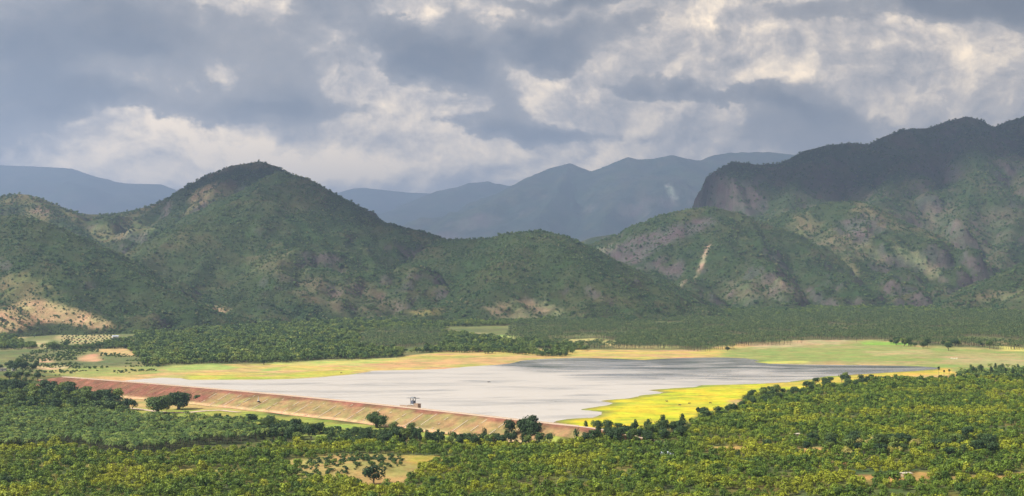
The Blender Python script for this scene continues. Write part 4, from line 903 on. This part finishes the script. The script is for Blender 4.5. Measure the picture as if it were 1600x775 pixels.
cluster([(-120,596),(60,594),(95,606),(190,628),(215,645),(150,648),(60,646),(-120,648)], 130, ['broad', 'broad', 'dark', 'broad'], 'broadleaf_tree', 'tree in the stand behind the left palm grove', 'trees left of the dam', 1.1, 1.8, 1)
fl = sow([(-160,600),(60,598),(95,608),(170,628),(205,646),(150,652),(60,652),(-160,652)], 9, .45); mass('thicket', 'green thicket filling the ground among the trees left of the dam', 'wood', fl, rng.uniform(.6, 1.2, len(fl)), 'thicket')
cluster([(375,662),(440,672),(560,682),(650,684),(655,694),(560,698),(430,694),(380,684)], 44, ['broad', 'broad', 'dark', 'broad'], 'belt_tree', 'tree in the belt below the middle of the dam', 'tree belt below the dam', .8, 1.5, 2)
cluster([(645,690),(700,690),(790,690),(885,684),(890,694),(780,699),(650,699)], 34, ['dark', 'casuarina', 'broad'], 'row_tree', 'tree in the row below the dam end', 'dark row below the dam', .85, 1.2, 3)
cluster([(905,676),(1000,674),(1072,668),(1075,690),(960,696),(900,696)], 40, ['dark', 'broad', 'casuarina', 'broad'], 'marsh_tree', 'tree in the stand below the yellow marsh', 'trees below the marsh', .9, 1.35, 4)
cluster([(1092,652),(1150,640),(1168,618),(1255,612),(1268,606),(1270,618),(1180,634),(1100,662)], 44, ['broad', 'dark'], 'broadleaf_tree', 'tree lining the orchard beside the yellow marsh', 'orchard edge trees', .8, 1.2, 5)
cluster([(1268,600),(1380,590),(1400,594),(1290,612)], 20, ['broad', 'dark'], 'broadleaf_tree', 'tree lining the orchard towards the lake end', 'lake end trees', .8, 1.2, 6)
cluster([(1494,586),(1520,583),(1600,581),(1680,580),(1680,592),(1500,593)], 70, ['palm', 'casuarina', 'palm', 'dark'], 'thicket_tree', 'tree in the thicket on the right near shore', 'thicket on the near shore', .9, 1.35, 7)
fl = sow([(1496,587),(1520,584),(1600,582),(1750,580),(1750,593),(1500,594)], 6.5, .45); mass('thicket', 'dark thicket on the near shore at the far right', 'wood', fl, rng.uniform(.6, 1.1, len(fl)), 'thicket')
cluster([(1180,690),(1330,690),(1560,690),(1590,720),(1400,715),(1200,705)], 34, ['dark', 'broad', 'dark'], 'broadleaf_tree', 'tree standing above the right-hand orchard', 'tall orchard shade trees', .9, 1.35, 8)
cluster([(1300,700),(1410,690),(1500,700),(1420,712),(1320,712)], 16, ['yellow'], 'pale_tree', 'pale tree among the right-hand orchard', 'pale orchard trees', .8, 1.1, 9)
cluster([(1376,540),(1460,546),(1480,543),(1560,545),(1560,541),(1400,536)], 24, ['broad', 'dark'], 'shore_tree', 'tree at the far edge of the green meadow', 'meadow edge trees', 1.1, 1.7, 10)
cluster([(-60,584),(55,584),(60,574),(-60,572)], 26, ['broad', 'dark'], 'broadleaf_tree', 'tree of the clump beyond the dam at far left', 'far left clump', 1.1, 1.6, 11)
cluster([(20,740),(400,715),(420,760),(30,775)], 14, ['yellow'], 'pale_tree', 'bright tree in the left-hand orchard', 'pale left orchard trees', .55, .8, 12)
rp = []
for r_ in range(9):
    for q_ in range(14):
        x, y = at(96 + q_ * 6.2 + (r_ % 2) * 3, 517.6 + r_ * 2.4, 12); rp.append((x, y, r_, q_))
ORD = ('first', 'second', 'third', 'fourth', 'fifth', 'sixth', 'seventh', 'eighth', 'ninth', 'tenth', 'eleventh', 'twelfth', 'thirteenth', 'fourteenth')
for (x, y, r_, q_) in rp:
    o = bpy.data.objects.new('young_tree', SHAPES['dark'][random.randrange(4)][1]); COL.objects.link(o); o.location = (x + random.uniform(-2, 2), y + random.uniform(-5, 5), float(ground_z(np.array([x]), np.array([y]))[0]) - 1.2); o.scale = (random.uniform(.38, .55),) * 3
    o.rotation_euler = (0, 0, random.uniform(0, 6)); tag(o, 'young tree in dotted plantation, %s row from the hill, %s from the left' % (ORD[r_], ORD[q_]), 'tree', 'planted rows')

# ------------------------------------------------------------------ unseen clouds added above the view to shade the mountain and the hills
S_ = (math.sin(SUN_AZ) * math.cos(SUN_EL), math.cos(SUN_AZ) * math.cos(SUN_EL), math.sin(SUN_EL))
M['cloud'] = plain('shade_cloud', (.85, .86, .88), 1.0, .05, .002)
def cloud(target, rx, ry, seed, label, alt=3050):
    k = (alt - target[2]) / S_[2]; cx, cy_ = target[0] + S_[0] * k, target[1] + S_[1] * k; nu, nv = 64, 24; v = []; f = []
    for i in range(nv + 1):
        th = math.pi * i / nv
        for j in range(nu):
            ph = 2 * math.pi * j / nu; d = np.array([math.cos(ph) * math.sin(th), math.sin(ph) * math.sin(th), math.cos(th)])
            r = .62 + .75 * float(fbm(np.array([d[0] * 2.3 + seed]), np.array([d[1] * 2.3 + d[2] * 1.4]), seed, 5)[0])
            v.append((cx + d[0] * rx * r, cy_ + d[1] * ry * r, alt + (d[2] * 380 * r if d[2] > 0 else d[2] * 90 * r)))
    for i in range(nv):
        for j in range(nu): a = i * nu + j; b = i * nu + (j + 1) % nu; f.append((a, b, b + nu, a + nu))
    o = mesh_obj('cloud', v, f, [M['cloud']], smooth=True); tag(o, label, kind='stuff')
cloud((1700, 7900, 700), 900, 520, 5, 'unseen cloud added to shade the left shoulder of the high mountain')
cloud((3350, 8200, 900), 1050, 560, 17, 'unseen cloud added to shade the summit of the high mountain')
cloud((3350, 7350, 500), 420, 330, 31, 'small unseen cloud added to shade the front of the high mountain')
cloud((-1000, 5950, 560), 620, 330, 9, 'unseen cloud added to shade the top of the tall central hill')
cloud((-350, 5250, 300), 360, 260, 13, 'small unseen cloud added to shade the side of the tall central hill')

# ------------------------------------------------------------------ haze
def build_haze():
    x0, x1, y0, y1, z0, z1 = -32000, 32000, -4000, 40000, -4, 2640
    v = [(x, y, z) for z in (z0, z1) for y in (y0, y1) for x in (x0, x1)]
    m_ = bpy.data.materials.new('valley_haze'); m_.use_nodes = True; nt = m_.node_tree; nt.nodes.clear()
    out = nt.nodes.new('ShaderNodeOutputMaterial'); pv = nt.nodes.new('ShaderNodeVolumePrincipled'); nt.links.new(pv.outputs[0], out.inputs['Volume'])
    pv.inputs['Color'].default_value = (.44, .62, 1.0, 1); pv.inputs['Density'].default_value = 5.4e-5; pv.inputs['Anisotropy'].default_value = 0.5
    o = mesh_obj('haze', v, [(0, 2, 3, 1), (4, 5, 7, 6), (0, 1, 5, 4), (2, 6, 7, 3), (0, 4, 6, 2), (1, 3, 7, 5)], [m_])
    tag(o, 'pale blue haze hanging over the whole valley', kind='stuff')
build_haze()
